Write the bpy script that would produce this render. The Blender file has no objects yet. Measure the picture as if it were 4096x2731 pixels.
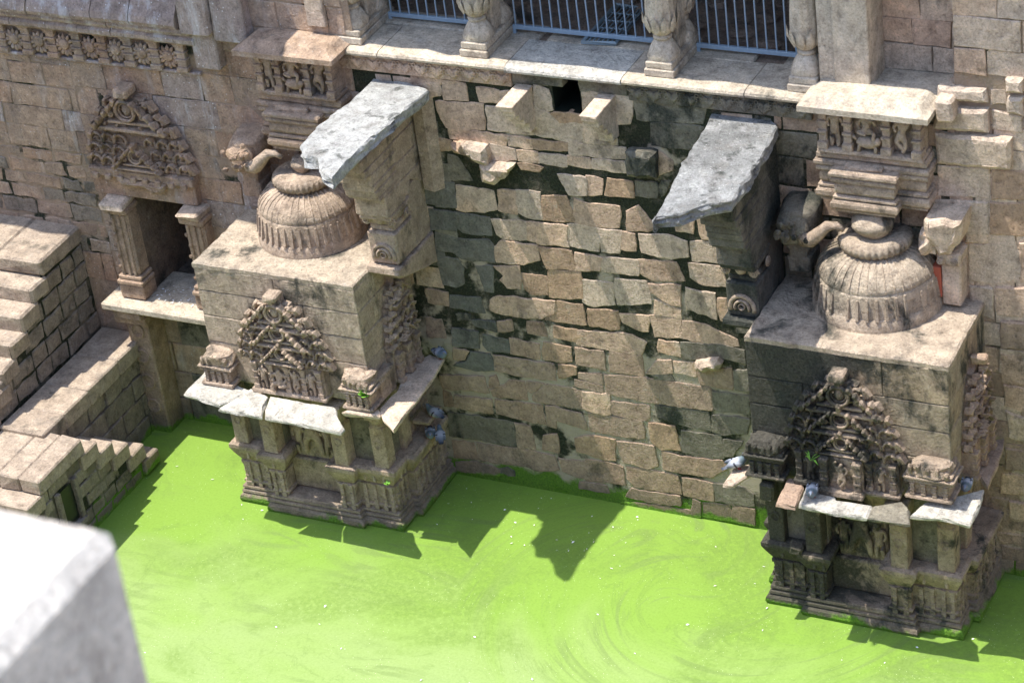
import bpy, math, random
import numpy as np
from mathutils import Vector, Matrix, noise as mnoise
R = random.Random(7)
sc = bpy.context.scene
rad = math.radians
# ------------------------------------------------------------------ camera
YAW, PITCH, ROLL, FPX = rad(-29.573), rad(32.199), rad(-7.933), 10548.65
_f = np.array([math.sin(YAW)*math.cos(PITCH), math.cos(YAW)*math.cos(PITCH), -math.sin(PITCH)])
_r = np.array([math.cos(YAW), -math.sin(YAW), 0.0]); _u = np.cross(_r, _f)
RT = math.cos(ROLL)*_r + math.sin(ROLL)*_u; UP = -math.sin(ROLL)*_r + math.cos(ROLL)*_u
CAM = np.array([15.432, -25.186, 20.580])
cam = bpy.data.objects.new('camera', bpy.data.cameras.new('camera')); sc.collection.objects.link(cam)
M = Matrix.Identity(4)
for i in range(3):
    M[i][0], M[i][1], M[i][2], M[i][3] = RT[i], UP[i], -_f[i], CAM[i]
cam.matrix_world = M
cam.data.sensor_fit = 'HORIZONTAL'; cam.data.sensor_width = 36; cam.data.lens = FPX/4096*36
cam.data.clip_end = 400; cam.data.clip_start = .1
cam.data.dof.use_dof = True; cam.data.dof.focus_distance = 35.5; cam.data.dof.aperture_fstop = 2.5
sc.camera = cam
# ------------------------------------------------------------------ sky, sun, exposure
LD = Vector((.34, .117, -1.0)).normalized()          # the way sunlight travels
w = bpy.data.worlds.new('World'); sc.world = w; w.use_nodes = True
nt = w.node_tree; nt.nodes.clear()
sky = nt.nodes.new('ShaderNodeTexSky'); sky.sky_type = 'NISHITA'; sky.sun_disc = False
sky.sun_elevation = math.asin(-LD.z); sky.sun_rotation = math.atan2(-LD.x, -LD.y)
bg = nt.nodes.new('ShaderNodeBackground'); bg.inputs[1].default_value = .15
wo = nt.nodes.new('ShaderNodeOutputWorld'); nt.links.new(sky.outputs[0], bg.inputs[0]); nt.links.new(bg.outputs[0], wo.inputs[0])
sun = bpy.data.objects.new('sun', bpy.data.lights.new('sun', 'SUN')); sc.collection.objects.link(sun)
sun.data.energy = 2.3; sun.data.angle = rad(.53); sun.data.color = (1, .95, .87)
sun.rotation_euler = LD.to_track_quat('-Z', 'Y').to_euler(); sun.location = (-10, -10, 40)
sc.view_settings.view_transform = 'Standard'; sc.view_settings.look = 'None'
sc.view_settings.exposure = 1.84; sc.view_settings.gamma = 1; sc.view_settings.use_curve_mapping = False
sc.cycles.use_denoising = True; sc.cycles.max_bounces = 6; sc.cycles.diffuse_bounces = 4
# ------------------------------------------------------------------ pixel -> point on a plane of the place
CROP = {'A':(0,0,.6058),'B':(1300,0,.6058),'C':(2600,0,.636),'D':(0,850,.4464),'E':(700,600,.542),'F':(700,1400,.542),
 'G':(2800,750,.551),'H':(2800,1400,.551),'I':(2800,1900,.551),'J':(1650,500,.574),'K':(1650,1200,.574),'L':(0,1500,.785),
 'M':(500,1900,.85),'Q':(1150,300,.5738),'S':(1400,1050,.7013),
 '1':(1650,280,.31888),'2':(2300,300,.31888),'3':(1650,700,.31888),'4':(2300,700,.31888),'5':(1650,1100,.31888),
 '6':(2300,1100,.31888),'7':(1650,1500,.31888),'8':(2300,1600,.31888),'d':(0,0,1.74150)}
def px(c, p): o = CROP[c]; return (o[0]+p[0]*o[2], o[1]+p[1]*o[2])
def on(c, p, x=None, y=None, z=None):
    p = px(c, p); d = RT*(p[0]-2048)/FPX - UP*(p[1]-1365.5)/FPX + _f
    k, v = [(i, q) for i, q in enumerate((x, y, z)) if q is not None][0]
    return CAM + d*(v-CAM[k])/d[k]
# ------------------------------------------------------------------ materials
def NN(nt, t, **k):
    n = nt.nodes.new(t)
    for a, b in k.items():
        if a.startswith('i'):
            n.inputs[int(a[1:])].default_value = b
        else: setattr(n, a, b)
    return n
class Mat:
    def __init__(s, name):
        s.m = bpy.data.materials.new(name); s.m.use_nodes = True; s.nt = s.m.node_tree; s.nt.nodes.clear()
        s.out = NN(s.nt, 'ShaderNodeOutputMaterial'); s.b = NN(s.nt, 'ShaderNodeBsdfPrincipled')
        s.nt.links.new(s.b.outputs[0], s.out.inputs[0])
        s.pos = NN(s.nt, 'ShaderNodeNewGeometry').outputs['Position']
    def L(s, a, b): s.nt.links.new(a, b)
    def scl(s, v, sx, sy, sz):
        n = NN(s.nt, 'ShaderNodeVectorMath', operation='MULTIPLY'); s.L(v, n.inputs[0]); n.inputs[1].default_value = (sx, sy, sz); return n.outputs[0]
    def noise(s, scale, detail=4, rough=.55, vec=None, dist=0):
        n = NN(s.nt, 'ShaderNodeTexNoise'); s.L(vec or s.pos, n.inputs['Vector'])
        n.inputs['Scale'].default_value = scale; n.inputs['Detail'].default_value = detail
        n.inputs['Roughness'].default_value = rough; n.inputs['Distortion'].default_value = dist; return n.outputs[0]
    def rng(s, v, a, b, c=0., d=1.):
        n = NN(s.nt, 'ShaderNodeMapRange'); n.interpolation_type = 'SMOOTHSTEP' if a < b else 'LINEAR'
        s.L(v, n.inputs[0]); 
        for i, q in enumerate((a, b, c, d)): n.inputs[i+1].default_value = q
        return n.outputs[0]
    def math(s, op, a, b=None):
        n = NN(s.nt, 'ShaderNodeMath', operation=op)
        for i, q in enumerate((a, b)):
            if q is None: continue
            if isinstance(q, (int, float)): n.inputs[i].default_value = q
            else: s.L(q, n.inputs[i])
        return n.outputs[0]
    def mix(s, fac, a, b, mode='MIX'):
        n = NN(s.nt, 'ShaderNodeMix', data_type='RGBA', blend_type=mode); n.clamp_factor = True
        for i, q in ((0, fac), (6, a), (7, b)):
            if isinstance(q, (int, float)): n.inputs[i].default_value = q
            elif isinstance(q, tuple): n.inputs[i].default_value = q if len(q) == 4 else q+(1,)
            else: s.L(q, n.inputs[i])
        return n.outputs[2]
    def ramp(s, v, stops):
        n = NN(s.nt, 'ShaderNodeValToRGB'); e = n.color_ramp.elements
        while len(e) < len(stops): e.new(.5)
        for i, (p, c) in enumerate(stops): e[i].position = p; e[i].color = c+(1,)
        s.L(v, n.inputs[0]); return n.outputs[0]
    def sep(s, v):
        n = NN(s.nt, 'ShaderNodeSeparateXYZ'); s.L(v, n.inputs[0]); return n.outputs
    def bump(s, h, strength=.5, dist=.02, prev=None):
        n = NN(s.nt, 'ShaderNodeBump'); n.inputs['Strength'].default_value = strength; n.inputs['Distance'].default_value = dist
        s.L(h, n.inputs['Height'])
        if prev: s.L(prev, n.inputs['Normal'])
        return n.outputs[0]
    def fin(s, col, rough=.9, nrm=None, spec=.25):
        s.L(col, s.b.inputs['Base Color']) if not isinstance(col, tuple) else setattr(s.b.inputs['Base Color'], 'default_value', col+(1,))
        s.b.inputs['Roughness'].default_value = rough; s.b.inputs['Specular IOR Level'].default_value = spec
        if nrm: s.L(nrm, s.b.inputs['Normal'])
        return s.m
MOSS = (.10, .24, .012); BLACK = (.022, .026, .021)
def stone_mat(name, cols, dark=.35, white=0., moss=True, grain=1., bump=.5, stainz=.7, xdark=None, dscale=1.5):
    m = Mat(name); cols = [(r*.91, g*.94, b*.94) for r, g, b in cols]
    oi = NN(m.nt, 'ShaderNodeObjectInfo').outputs['Random']
    big = m.noise(1.1, 3)
    t = m.math('ADD', m.math('MULTIPLY', oi, .75), m.math('MULTIPLY', m.math('SUBTRACT', big, .5), 1.3)); t = m.math('ADD', t, .12)
    k = len(cols); c = m.ramp(t, [(i/(k-1), cols[i]) for i in range(k)])
    mid = m.noise(5.5, 7, .72); fine = m.noise(34, 5, .75); pit = m.noise(70, 3, .6)
    c = m.mix(grain, c, m.ramp(mid, [(.28, (.45, .44, .43)), (.44, (.88, .87, .86)), (.56, (1.08, 1.08, 1.07)), (.72, (1.42, 1.4, 1.36))]), 'MULTIPLY')
    c = m.mix(grain*.9, c, m.ramp(fine, [(.30, (.42, .41, .40)), (.45, (.95, .95, .95)), (.56, (1.08, 1.08, 1.08)), (.70, (1.4, 1.38, 1.35))]), 'MULTIPLY')
    c = m.mix(m.rng(pit, .62, .70, 0, .5), c, (.09, .08, .065))
    # grime that has run down, pale lichen blooms, soot and black algae
    run = m.noise(2.6, 6, .7, m.scl(m.pos, 1.3, 1.3, .3)); c = m.mix(m.rng(run, .50, .68, 0, .3+.35*dark), c, (.17, .145, .115))
    c = m.mix(m.rng(m.noise(4.1, 6, .75), .58, .72, 0, .38), c, (.50, .47, .40))
    st = m.noise(dscale, 7, .66, m.scl(m.pos, 1, 1, stainz), .4)
    if xdark:
        x = m.sep(m.pos)[0]; st = m.math('ADD', st, m.rng(x, xdark[0], xdark[1], xdark[2], 0.))
    c = m.mix(m.rng(st, .60-.22*dark, .72-.2*dark, 0, min(.93, .5+dark)), c, m.ramp(fine, [(.35, (.014, .017, .014)), (.6, (.05, .055, .045)), (.75, (.12, .12, .09))]))
    if white:
        sv = m.noise(5, 6, .7, m.scl(m.pos, 1, 1, .22)); c = m.mix(m.rng(sv, .5, .7, 0, white), c, (.6, .58, .56))
        vo = NN(m.nt, 'ShaderNodeTexVoronoi'); m.L(m.pos, vo.inputs['Vector']); vo.inputs['Scale'].default_value = 13
        c = m.mix(m.rng(vo.outputs['Distance'], .13, .09, 0, .9*min(1, white*1.6)), c, (.75, .74, .73))
    z = m.sep(m.pos)[2]
    if moss:
        wob = m.math('MULTIPLY', m.math('SUBTRACT', m.noise(2.3, 5, .65), .5), 1.9)
        damp = m.math('ADD', m.rng(z, .75, .1, 0, 1), m.math('MULTIPLY', wob, .5)); c = m.mix(m.rng(damp, .45, .95, 0, .5), c, (.09, .085, .06))
        a = m.math('ADD', m.rng(z, .24, -.02, 0, 1), wob)
        c = m.mix(m.rng(a, .50, .80, 0, .9), c, m.ramp(fine, [(.3, (.05, .12, .008)), (.7, (.16, .36, .02))]))
    h = m.math('ADD', m.math('MULTIPLY', mid, 1.6), m.math('MULTIPLY', fine, .8))
    return m.fin(c, .92, m.bump(h, min(1., bump*1.5), .045))
TAN = [(0.406,0.278,0.198), (0.615,0.429,0.310), (0.516,0.363,0.263), (0.652,0.453,0.315), (0.566,0.435,0.333), (0.615,0.387,0.245)]
PALE = [(0.531,0.403,0.303), (0.633,0.482,0.363), (0.565,0.442,0.341), (0.655,0.493,0.363)]
BRN = [(0.325,0.218,0.157), (0.403,0.280,0.200), (0.370,0.269,0.200), (0.470,0.330,0.232)]
GREY = [(.27,.235,.19), (.36,.31,.25), (.31,.25,.19)]
MT = {
 't': stone_mat('sandstone_tan', TAN, .18), 'p': stone_mat('sandstone_pale', PALE, .12), 'b': stone_mat('sandstone_brown', BRN, .1),
 'o': stone_mat('sandstone_orange', [(.36,.245,.165),(.47,.315,.205),(.41,.28,.19)], .1), 'd': stone_mat('slate_grey_stone', [(.13,.128,.112),(.19,.178,.15),(.155,.15,.13)], .2, bump=.45),
 'g': stone_mat('lichened_stone', [(.17,.15,.115),(.24,.21,.16),(.2,.175,.135)], .55),
 'w': stone_mat('left_wall_stone', [(0.338,0.218,0.149), (0.464,0.304,0.208), (0.387,0.284,0.208), (0.521,0.350,0.238)], .12, white=.3, bump=.5),
 'c': stone_mat('whitened_cornice_stone', [(0.345,0.259,0.215), (0.425,0.325,0.273), (0.380,0.303,0.263)], .05, white=.75, moss=False),
 'k': stone_mat('carved_sandstone', [(0.437,0.328,0.241),(0.540,0.408,0.305),(0.483,0.362,0.270)], .14, bump=.8, dscale=2.5),
 'kr': stone_mat('blackened_carved_sandstone', [(.35,.265,.195),(.43,.32,.235),(.39,.29,.215)], .38, bump=.6, dscale=2.5, xdark=(5.3, 6.9, .25)),
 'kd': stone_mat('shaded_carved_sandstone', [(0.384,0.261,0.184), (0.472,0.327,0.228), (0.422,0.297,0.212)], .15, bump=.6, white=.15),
 'bl': stone_mat('plastered_shrine_block', [(0.484,0.380,0.286),(0.550,0.429,0.319),(0.506,0.413,0.314)], .36, bump=.7),
 'br': stone_mat('blackened_shrine_block', [(.37,.30,.22),(.47,.35,.235),(.40,.33,.25)], .55, bump=.7, xdark=(5.6, 7.3, .26)),
 'f': stone_mat('black_buttress_stone', [(.10,.09,.075),(.15,.135,.11),(.12,.11,.095)], .75, bump=.5),
 's': stone_mat('blue_grey_slab', [(.36,.35,.33),(.48,.465,.44),(.42,.41,.39)], .22, white=.25, moss=False, bump=1., dscale=4.),
 'e': stone_mat('eave_slab_stone', [(.50,.46,.40),(.60,.55,.48),(.54,.48,.40)], .1, moss=False, bump=.6, dscale=3.),
 's2': stone_mat('dark_cracked_slab', [(.24,.235,.225),(.37,.36,.345),(.30,.295,.285)], .33, white=.3, moss=False, bump=1., dscale=4.),
 'l': stone_mat('ledge_stone', [(.46,.38,.29),(.54,.445,.34),(.5,.42,.33)], .12, white=.12, moss=False, bump=.4),
 'st': stone_mat('stair_stone', [(.35,.27,.205),(.43,.335,.255),(.39,.30,.225)], .1, white=.06),
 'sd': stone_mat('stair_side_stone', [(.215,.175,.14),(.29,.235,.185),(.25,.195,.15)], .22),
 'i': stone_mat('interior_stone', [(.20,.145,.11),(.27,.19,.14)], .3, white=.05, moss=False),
 'fg': stone_mat('foreground_pier_stone', [(.46,.395,.335),(.53,.46,.395)], .0, moss=False, bump=.3),
}
def joint_mat(name, z0, z1, mort=(.42,.385,.31), moss=True):
    m = Mat(name); z = m.sep(m.pos)[2]
    a = m.math('ADD', m.rng(z, z1, z0, 0., .17), m.noise(1.6, 5, .6)); fine = m.noise(38, 5, .7)
    dk = m.ramp(fine, [(.3, (.012, .014, .009)), (.55, (.04, .046, .026)), (.75, (.10, .105, .06))])
    dk = m.mix(m.rng(m.noise(3.1, 6, .7), .50, .66, 0, .85), dk, m.ramp(fine, [(.3, (.06, .055, .04)), (.7, (.20, .17, .125))]))
    c = m.mix(m.rng(a, .56, .66), dk, m.mix(m.noise(9, 5), tuple(q*.72 for q in mort), mort))
    if moss:
        b = m.math('ADD', m.rng(z, .5, 0., 0, 1), m.math('MULTIPLY', m.math('SUBTRACT', m.noise(2.3, 5, .65), .5), 1.4))
        c = m.mix(m.rng(b, .3, .6, 0, .95), c, m.ramp(fine, [(.3, (.05, .12, .008)), (.7, (.16, .36, .02))]))
    return m.fin(c, .95, m.bump(m.math('ADD', m.noise(12, 6, .7), fine), 1., .05))
MT['j'] = joint_mat('mossy_black_joint', .6, 4.4, (.56,.48,.36))
MT['j2'] = joint_mat('pale_mortar_joint', 9., 12., (.46,.345,.245))
MT['j3'] = joint_mat('stair_joint', .3, 2.4, (.25,.215,.16))
def flat(name, col, rough=.6, metal=0., spec=.4, var=.15, scale=20):
    m = Mat(name); n = m.noise(scale, 4)
    c = m.mix(var, col, m.ramp(n, [(.3, tuple(q*.4 for q in col)), (.7, tuple(min(1, q*1.5) for q in col))]))
    m.b.inputs['Metallic'].default_value = metal
    return m.fin(c, rough, m.bump(n, .2, .01), spec)
MT['rail'] = flat('blue_grey_painted_metal', (.25, .33, .40), .4, .0)
MT['grate'] = flat('galvanised_grate', (.20, .25, .27), .5, .2)
MT['hole'] = flat('recess_black', (.01, .014, .01), .5, var=.6, scale=9)  # near-black for the drain and the small niche
MT['leaf'] = flat('fresh_green_leaf', (.16, .36, .04), .5)
MT['feather'] = flat('white_feather', (.8, .8, .78), .7)
def algae():
    m = Mat('green_algae_water'); ctr = on('d', (1590, 1335), z=0)
    sub = NN(m.nt, 'ShaderNodeVectorMath', operation='SUBTRACT'); m.L(m.pos, sub.inputs[0]); sub.inputs[1].default_value = tuple(ctr)
    ln = NN(m.nt, 'ShaderNodeVectorMath', operation='LENGTH'); m.L(sub.outputs[0], ln.inputs[0])
    ang = m.rng(ln.outputs['Value'], 3., .1, 0, 3.4)
    vr = NN(m.nt, 'ShaderNodeVectorRotate', rotation_type='Z_AXIS'); m.L(sub.outputs[0], vr.inputs['Vector']); m.L(ang, vr.inputs['Angle'])
    V = vr.outputs[0]; y = m.sep(m.pos)[1]
    sw = m.noise(.42, 5, .5, m.scl(V, .8, 1.2, 1), 1.6)
    st = m.noise(1.1, 8, .62, m.scl(V, .45, 1.8, 1), 2.2)
    fine = m.noise(30, 4, .7); mid = m.noise(8, 6, .7, V, .8)
    # thick lime scum by the walls, paler drifted film further out
    t = m.math('ADD', m.rng(y, -4.2, -1.2, .0, .38), m.math('MULTIPLY', sw, .62))
    c = m.ramp(t, [(.16, (.215, .292, .105)), (.34, (.208, .292, .09)), (.48, (.188, .285, .066)), (.62, (.163, .272, .042)), (.8, (.165, .275, .04))])
    thin = m.math('MULTIPLY', m.rng(st, .50, .60), m.rng(m.noise(.45, 4, .55, None, .8), .40, .58))
    c = m.mix(m.math('MULTIPLY', thin, .6), c, (.13, .19, .055))
    line = m.rng(m.math('ABSOLUTE', m.math('SUBTRACT', m.noise(.55, 7, .62, V, 2.8), .5)), .022, .0, 0, .42); c = m.mix(m.math('MULTIPLY', line, m.rng(m.noise(.8, 3), .42, .6)), c, (.11, .175, .04))
    patch = m.math('MULTIPLY', m.rng(m.noise(.33, 5, .6, None, 1.), .46, .60), m.rng(m.noise(13, 5, .75), .36, .56)); c = m.mix(m.math('MULTIPLY', patch, .6), c, (.12, .195, .035))
    c = m.mix(m.math('MULTIPLY', m.rng(mid, .56, .74), .3), c, (.12, .21, .02))
    c = m.mix(.38, c, m.ramp(fine, [(.32, (.62, .66, .5)), (.5, (1, 1, 1)), (.7, (1.2, 1.15, 1.3))]), 'MULTIPLY')
    hole = m.math('MULTIPLY', m.rng(m.noise(17, 3, .6), .66, .70), m.rng(m.noise(.9, 3), .42, .6))
    c = m.mix(m.math('MULTIPLY', hole, .6), c, (.12, .20, .03))
    vo = NN(m.nt, 'ShaderNodeTexVoronoi'); m.L(m.pos, vo.inputs['Vector']); vo.inputs['Scale'].default_value = 22
    c = m.mix(m.math('MULTIPLY', m.rng(vo.outputs['Distance'], .085, .06), m.rng(m.noise(1.1, 4), .42, .58)), c, (.75, .85, .55))  # pale specks put glints into the algae colour
    return m.fin(c, .42, m.bump(m.math('ADD', fine, mid), .2, .01), .35)
MT['water'] = algae()
# ------------------------------------------------------------------ mesh helpers
COL = sc.collection; ORG = {}
def nz(p, s=1.): return mnoise.noise(Vector((p[0]*s, p[1]*s, p[2]*s)))
class MB:
    def __init__(s): s.v = []; s.f = []
    def add(s, vs, fs):
        o = len(s.v); s.v += [tuple(q) for q in vs]; s.f += [tuple(i+o for i in f) for f in fs]; return s
    def box(s, a, b, ch=.012, jit=0., taper=0.):
        """chamfered box a..b; taper draws the top in"""
        c = [(a[i]+b[i])/2 for i in range(3)]; h = [abs(b[i]-a[i])/2 for i in range(3)]; ch = min(ch, min(h)*.45)
        idx = {}; vs = []
        for sx in (-1, 1):
            for sy in (-1, 1):
                for sz in (-1, 1):
                    j = [R.uniform(-jit, jit) for _ in range(3)]; k = 1-taper if sz > 0 else 1
                    for ax in range(3):
                        q = [sx*(h[0]-(ch if ax != 0 else 0))*k, sy*(h[1]-(ch if ax != 1 else 0))*k, sz*(h[2]-(ch if ax != 2 else 0))]
                        idx[(sx, sy, sz, ax)] = len(vs); vs.append([c[i]+q[i]+j[i] for i in range(3)])
        fs = []
        for ax in range(3):
            o = [i for i in range(3) if i != ax]
            for sg in (-1, 1):
                def key(p, q): k = [0, 0, 0]; k[ax] = sg; k[o[0]] = p; k[o[1]] = q; return idx[tuple(k)+(ax,)]
                r = [key(-1, -1), key(1, -1), key(1, 1), key(-1, 1)]
                flip = (sg > 0) ^ (ax == 1); fs.append(r if flip else r[::-1])
        for ax in range(3):
            o = [i for i in range(3) if i != ax]
            for p in (-1, 1):
                for q in (-1, 1):
                    def key(e, m): k = [0, 0, 0]; k[ax] = e; k[o[0]] = p; k[o[1]] = q; return idx[tuple(k)+(m,)]
                    fs.append([key(-1, o[0]), key(1, o[0]), key(1, o[1]), key(-1, o[1])])
        for sx in (-1, 1):
            for sy in (-1, 1):
                for sz in (-1, 1): fs.append([idx[(sx, sy, sz, k)] for k in range(3)])
        return s.add(vs, fs)
    def tube(s, pts, r, n=6, close=False):
        pts = [Vector(p) for p in pts]; N = len(pts); rr = r if isinstance(r, (list, tuple)) else [r]*N; vs = []; fs = []
        ref = Vector((.31, .87, .39))
        for i, p in enumerate(pts):
            d = (pts[(i+1) % N]-pts[i-1]) if close else (pts[min(i+1, N-1)]-pts[max(i-1, 0)])
            d = d.normalized() if d.length > 1e-9 else Vector((0, 0, 1)); a = d.cross(ref).normalized(); b = d.cross(a)
            for k in range(n):
                t = 2*math.pi*k/n; vs.append(p+(a*math.cos(t)+b*math.sin(t))*rr[i])
        for i in range(N if close else N-1):
            for k in range(n): fs.append((i*n+k, i*n+(k+1) % n, ((i+1) % N)*n+(k+1) % n, ((i+1) % N)*n+k))
        if not close: fs += [tuple(range(n))[::-1], tuple(range((N-1)*n, N*n))]
        return s.add(vs, fs)
    def lathe(s, prof, c=(0, 0, 0), n=40, flute=None, a0=0, a1=2*math.pi):
        """prof: [(r, z)]; flute(angle, i) scales r"""
        full = abs(a1-a0-2*math.pi) < 1e-6; m = n if full else n+1; vs = []; fs = []
        for i, (r, z) in enumerate(prof):
            for k in range(m):
                t = a0+(a1-a0)*k/n; q = r*(flute(t, i) if flute else 1); vs.append((c[0]+q*math.cos(t), c[1]+q*math.sin(t), c[2]+z))
        for i in range(len(prof)-1):
            for k in range(n): fs.append((i*m+k, i*m+(k+1) % m, (i+1)*m+(k+1) % m, (i+1)*m+k))
        return s.add(vs, fs)
    def prism(s, poly, fr, w0, w1, bev=.012, seg=.07, jit=.008, uneven=0., grow=0.):
        """irregular stone: polygon in (u, v) of frame fr from depth w0 to w1 outward, edges worn"""
        pts = []; n = len(poly)
        ar = sum(poly[i][0]*poly[(i+1) % n][1]-poly[(i+1) % n][0]*poly[i][1] for i in range(n))
        if ar < 0: poly = poly[::-1]
        sd = R.uniform(0, 99)
        for i in range(n):
            a, b = poly[i], poly[(i+1) % n]; L = math.hypot(b[0]-a[0], b[1]-a[1]); k = max(1, int(L/seg))
            for j in range(k):
                t = j/k; q = (a[0]+(b[0]-a[0])*t, a[1]+(b[1]-a[1])*t)
                pts.append((q[0]+jit*1.6*nz((q[0]*9, q[1]*9, sd)), q[1]+jit*1.6*nz((q[0]*9, q[1]*9, sd+7))))
        if grow:
            n = len(pts); g = []
            for i in range(n):
                a, b, c = pts[i-1], pts[i], pts[(i+1) % n]; tx, ty = c[0]-a[0], c[1]-a[1]; l = math.hypot(tx, ty) or 1; g.append((b[0]+ty/l*grow, b[1]-tx/l*grow))
            pts = g
        N = len(pts); cx = sum(p[0] for p in pts)/N; cy = sum(p[1] for p in pts)/N; inn = []
        for i in range(N):
            a, b, c = pts[i-1], pts[i], pts[(i+1) % N]; tx, ty = c[0]-a[0], c[1]-a[1]; l = math.hypot(tx, ty) or 1
            inn.append((b[0]-ty/l*bev*1.3, b[1]+tx/l*bev*1.3))
        du, dv = R.uniform(-uneven, uneven), R.uniform(-uneven, uneven)
        til = lambda p: du*(p[0]-cx)*2+dv*(p[1]-cy)*2
        vs = [fr(p[0], p[1], w0) for p in pts]+[fr(p[0], p[1], w1-bev+til(p)) for p in pts]+[fr(p[0], p[1], w1+til(p)+R.uniform(-.2, .2)*bev) for p in inn]
        fs = []
        for i in range(N):
            j = (i+1) % N; fs += [(i, j, N+j, N+i), (N+i, N+j, 2*N+j, 2*N+i)]
        fs.append(tuple(range(2*N, 3*N))); fs.append(tuple(range(N))[::-1])
        return s.add(vs, fs)
    def mould(s, line, prof, closed=False):
        """sweep profile [(outward offset, z)] along a plan polyline, outward = right-hand side of travel; mitred"""
        P = [Vector((p[0], p[1])) for p in line]; N = len(P); vs = []; fs = []; nr = []
        def nn(a, b): d = (b-a).normalized(); return Vector((d.y, -d.x))
        for i in range(N):
            if closed: a, b = nn(P[i-1], P[i]), nn(P[i], P[(i+1) % N])
            elif i == 0: a = b = nn(P[0], P[1])
            elif i == N-1: a = b = nn(P[-2], P[-1])
            else: a, b = nn(P[i-1], P[i]), nn(P[i], P[i+1])
            m = a+b; nr.append(m/max(.3, m.dot(a)) if m.length > 1e-6 else a)
        K = len(prof)
        for i in range(N):
            for o, z in prof: q = P[i]+nr[i]*o; vs.append((q.x, q.y, z))
        for i in range(N if closed else N-1):
            j = (i+1) % N
            for k in range(K-1): fs.append((i*K+k, j*K+k, j*K+k+1, i*K+k+1))
        if not closed: fs += [tuple(range(K))[::-1], tuple((N-1)*K+k for k in range(K))]
        return s.add(vs, fs)
    def blob(s, c, r, seed=0, rough=.25, n=9, m=6, sq=1.):
        """weathered lump: ellipsoid (squarish when sq<1) with noise"""
        vs = [(c[0], c[1], c[2]-r[2])]; fs = []
        pw = lambda t: math.copysign(abs(t)**sq, t)
        for i in range(1, m):
            ph = math.pi*i/m
            for k in range(n):
                th = 2*math.pi*k/n; d = (pw(math.cos(th))*pw(math.sin(ph)), pw(math.sin(th))*pw(math.sin(ph)), -pw(math.cos(ph)))
                q = 1+rough*nz((d[0]*1.7+seed, d[1]*1.7, d[2]*1.7+seed*.7)); vs.append([c[j]+d[j]*r[j]*q for j in range(3)])
        vs.append((c[0], c[1], c[2]+r[2])); T = len(vs)-1
        for k in range(n): fs += [(0, 1+(k+1) % n, 1+k), (T, T-n+k, T-n+(k+1) % n)]
        for i in range(m-2):
            for k in range(n): fs.append((1+i*n+k, 1+i*n+(k+1) % n, 1+(i+1)*n+(k+1) % n, 1+(i+1)*n+k))
        return s.add(vs, fs)
    def jitter(s, a, sc_=8.):
        s.v = [(p[0]+a*nz((p[0]+3, p[1], p[2]), sc_), p[1]+a*nz((p[0], p[1]+9, p[2]), sc_), p[2]+a*nz((p[0], p[1], p[2]+5), sc_)) for p in s.v]; return s
    def mesh(s, name, org=(0, 0, 0), smooth=False):
        me = bpy.data.meshes.new(name); me.from_pydata([(p[0]-org[0], p[1]-org[1], p[2]-org[2]) for p in s.v], [], s.f); me.update()
        if smooth: me.polygons.foreach_set('use_smooth', [True]*len(me.polygons))
        return me
def frame(O, U, Nn):
    O, U, Nn = Vector(O), Vector(U), Vector(Nn); return lambda u, v, w: tuple(O+U*u+Vector((0, 0, v))+Nn*w)
WALL = frame((0, 0, 0), (1, 0, 0), (0, -1, 0))            # the facade: u = x, v = z, outward = towards the pool
def link(o, parent=None):
    COL.objects.link(o)
    if parent is not None: o.parent = parent
    return o
def thing(name, label, cat, loc, group=None, rz=0):
    o = link(bpy.data.objects.new(name, None)); o.location = loc; o.rotation_euler[2] = rz; o.empty_display_size = .2
    ORG[o] = tuple(loc); o['label'] = label; o['category'] = cat
    if group: o['group'] = group
    return o
def part(name, mb, mat, parent, smooth=False, label=None, kind=None):
    org = ORG[parent] if parent is not None else (0, 0, 0)
    me = mb.mesh(name, org, smooth); me.materials.append(MT[mat] if isinstance(mat, str) else mat)
    o = link(bpy.data.objects.new(name, me), parent); ORG[o] = org
    if label: o['label'] = label
    if kind: o['kind'] = kind
    return o
def single(name, mb, mat, label, cat, group=None, kind=None, smooth=False):
    o = part(name, mb, mat, None, smooth)
    if kind: o['kind'] = kind
    if label: o['label'] = label
    if cat: o['category'] = cat
    if group: o['group'] = group
    return o
def inst(name, me, mat, parent, loc, rot=(0, 0, 0), scale=(1, 1, 1)):
    """a piece that shares mesh data; loc is a place in the world"""
    if not me.materials: me.materials.append(MT[mat])
    o = link(bpy.data.objects.new(name, me), parent); g = ORG[parent]
    o.location = (loc[0]-g[0], loc[1]-g[1], loc[2]-g[2]); o.rotation_euler = rot; o.scale = scale; ORG[o] = g; return o
def frot(Nn): return math.atan2(Nn[0], -Nn[1])            # turn a piece modelled facing -y to face Nn
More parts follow.
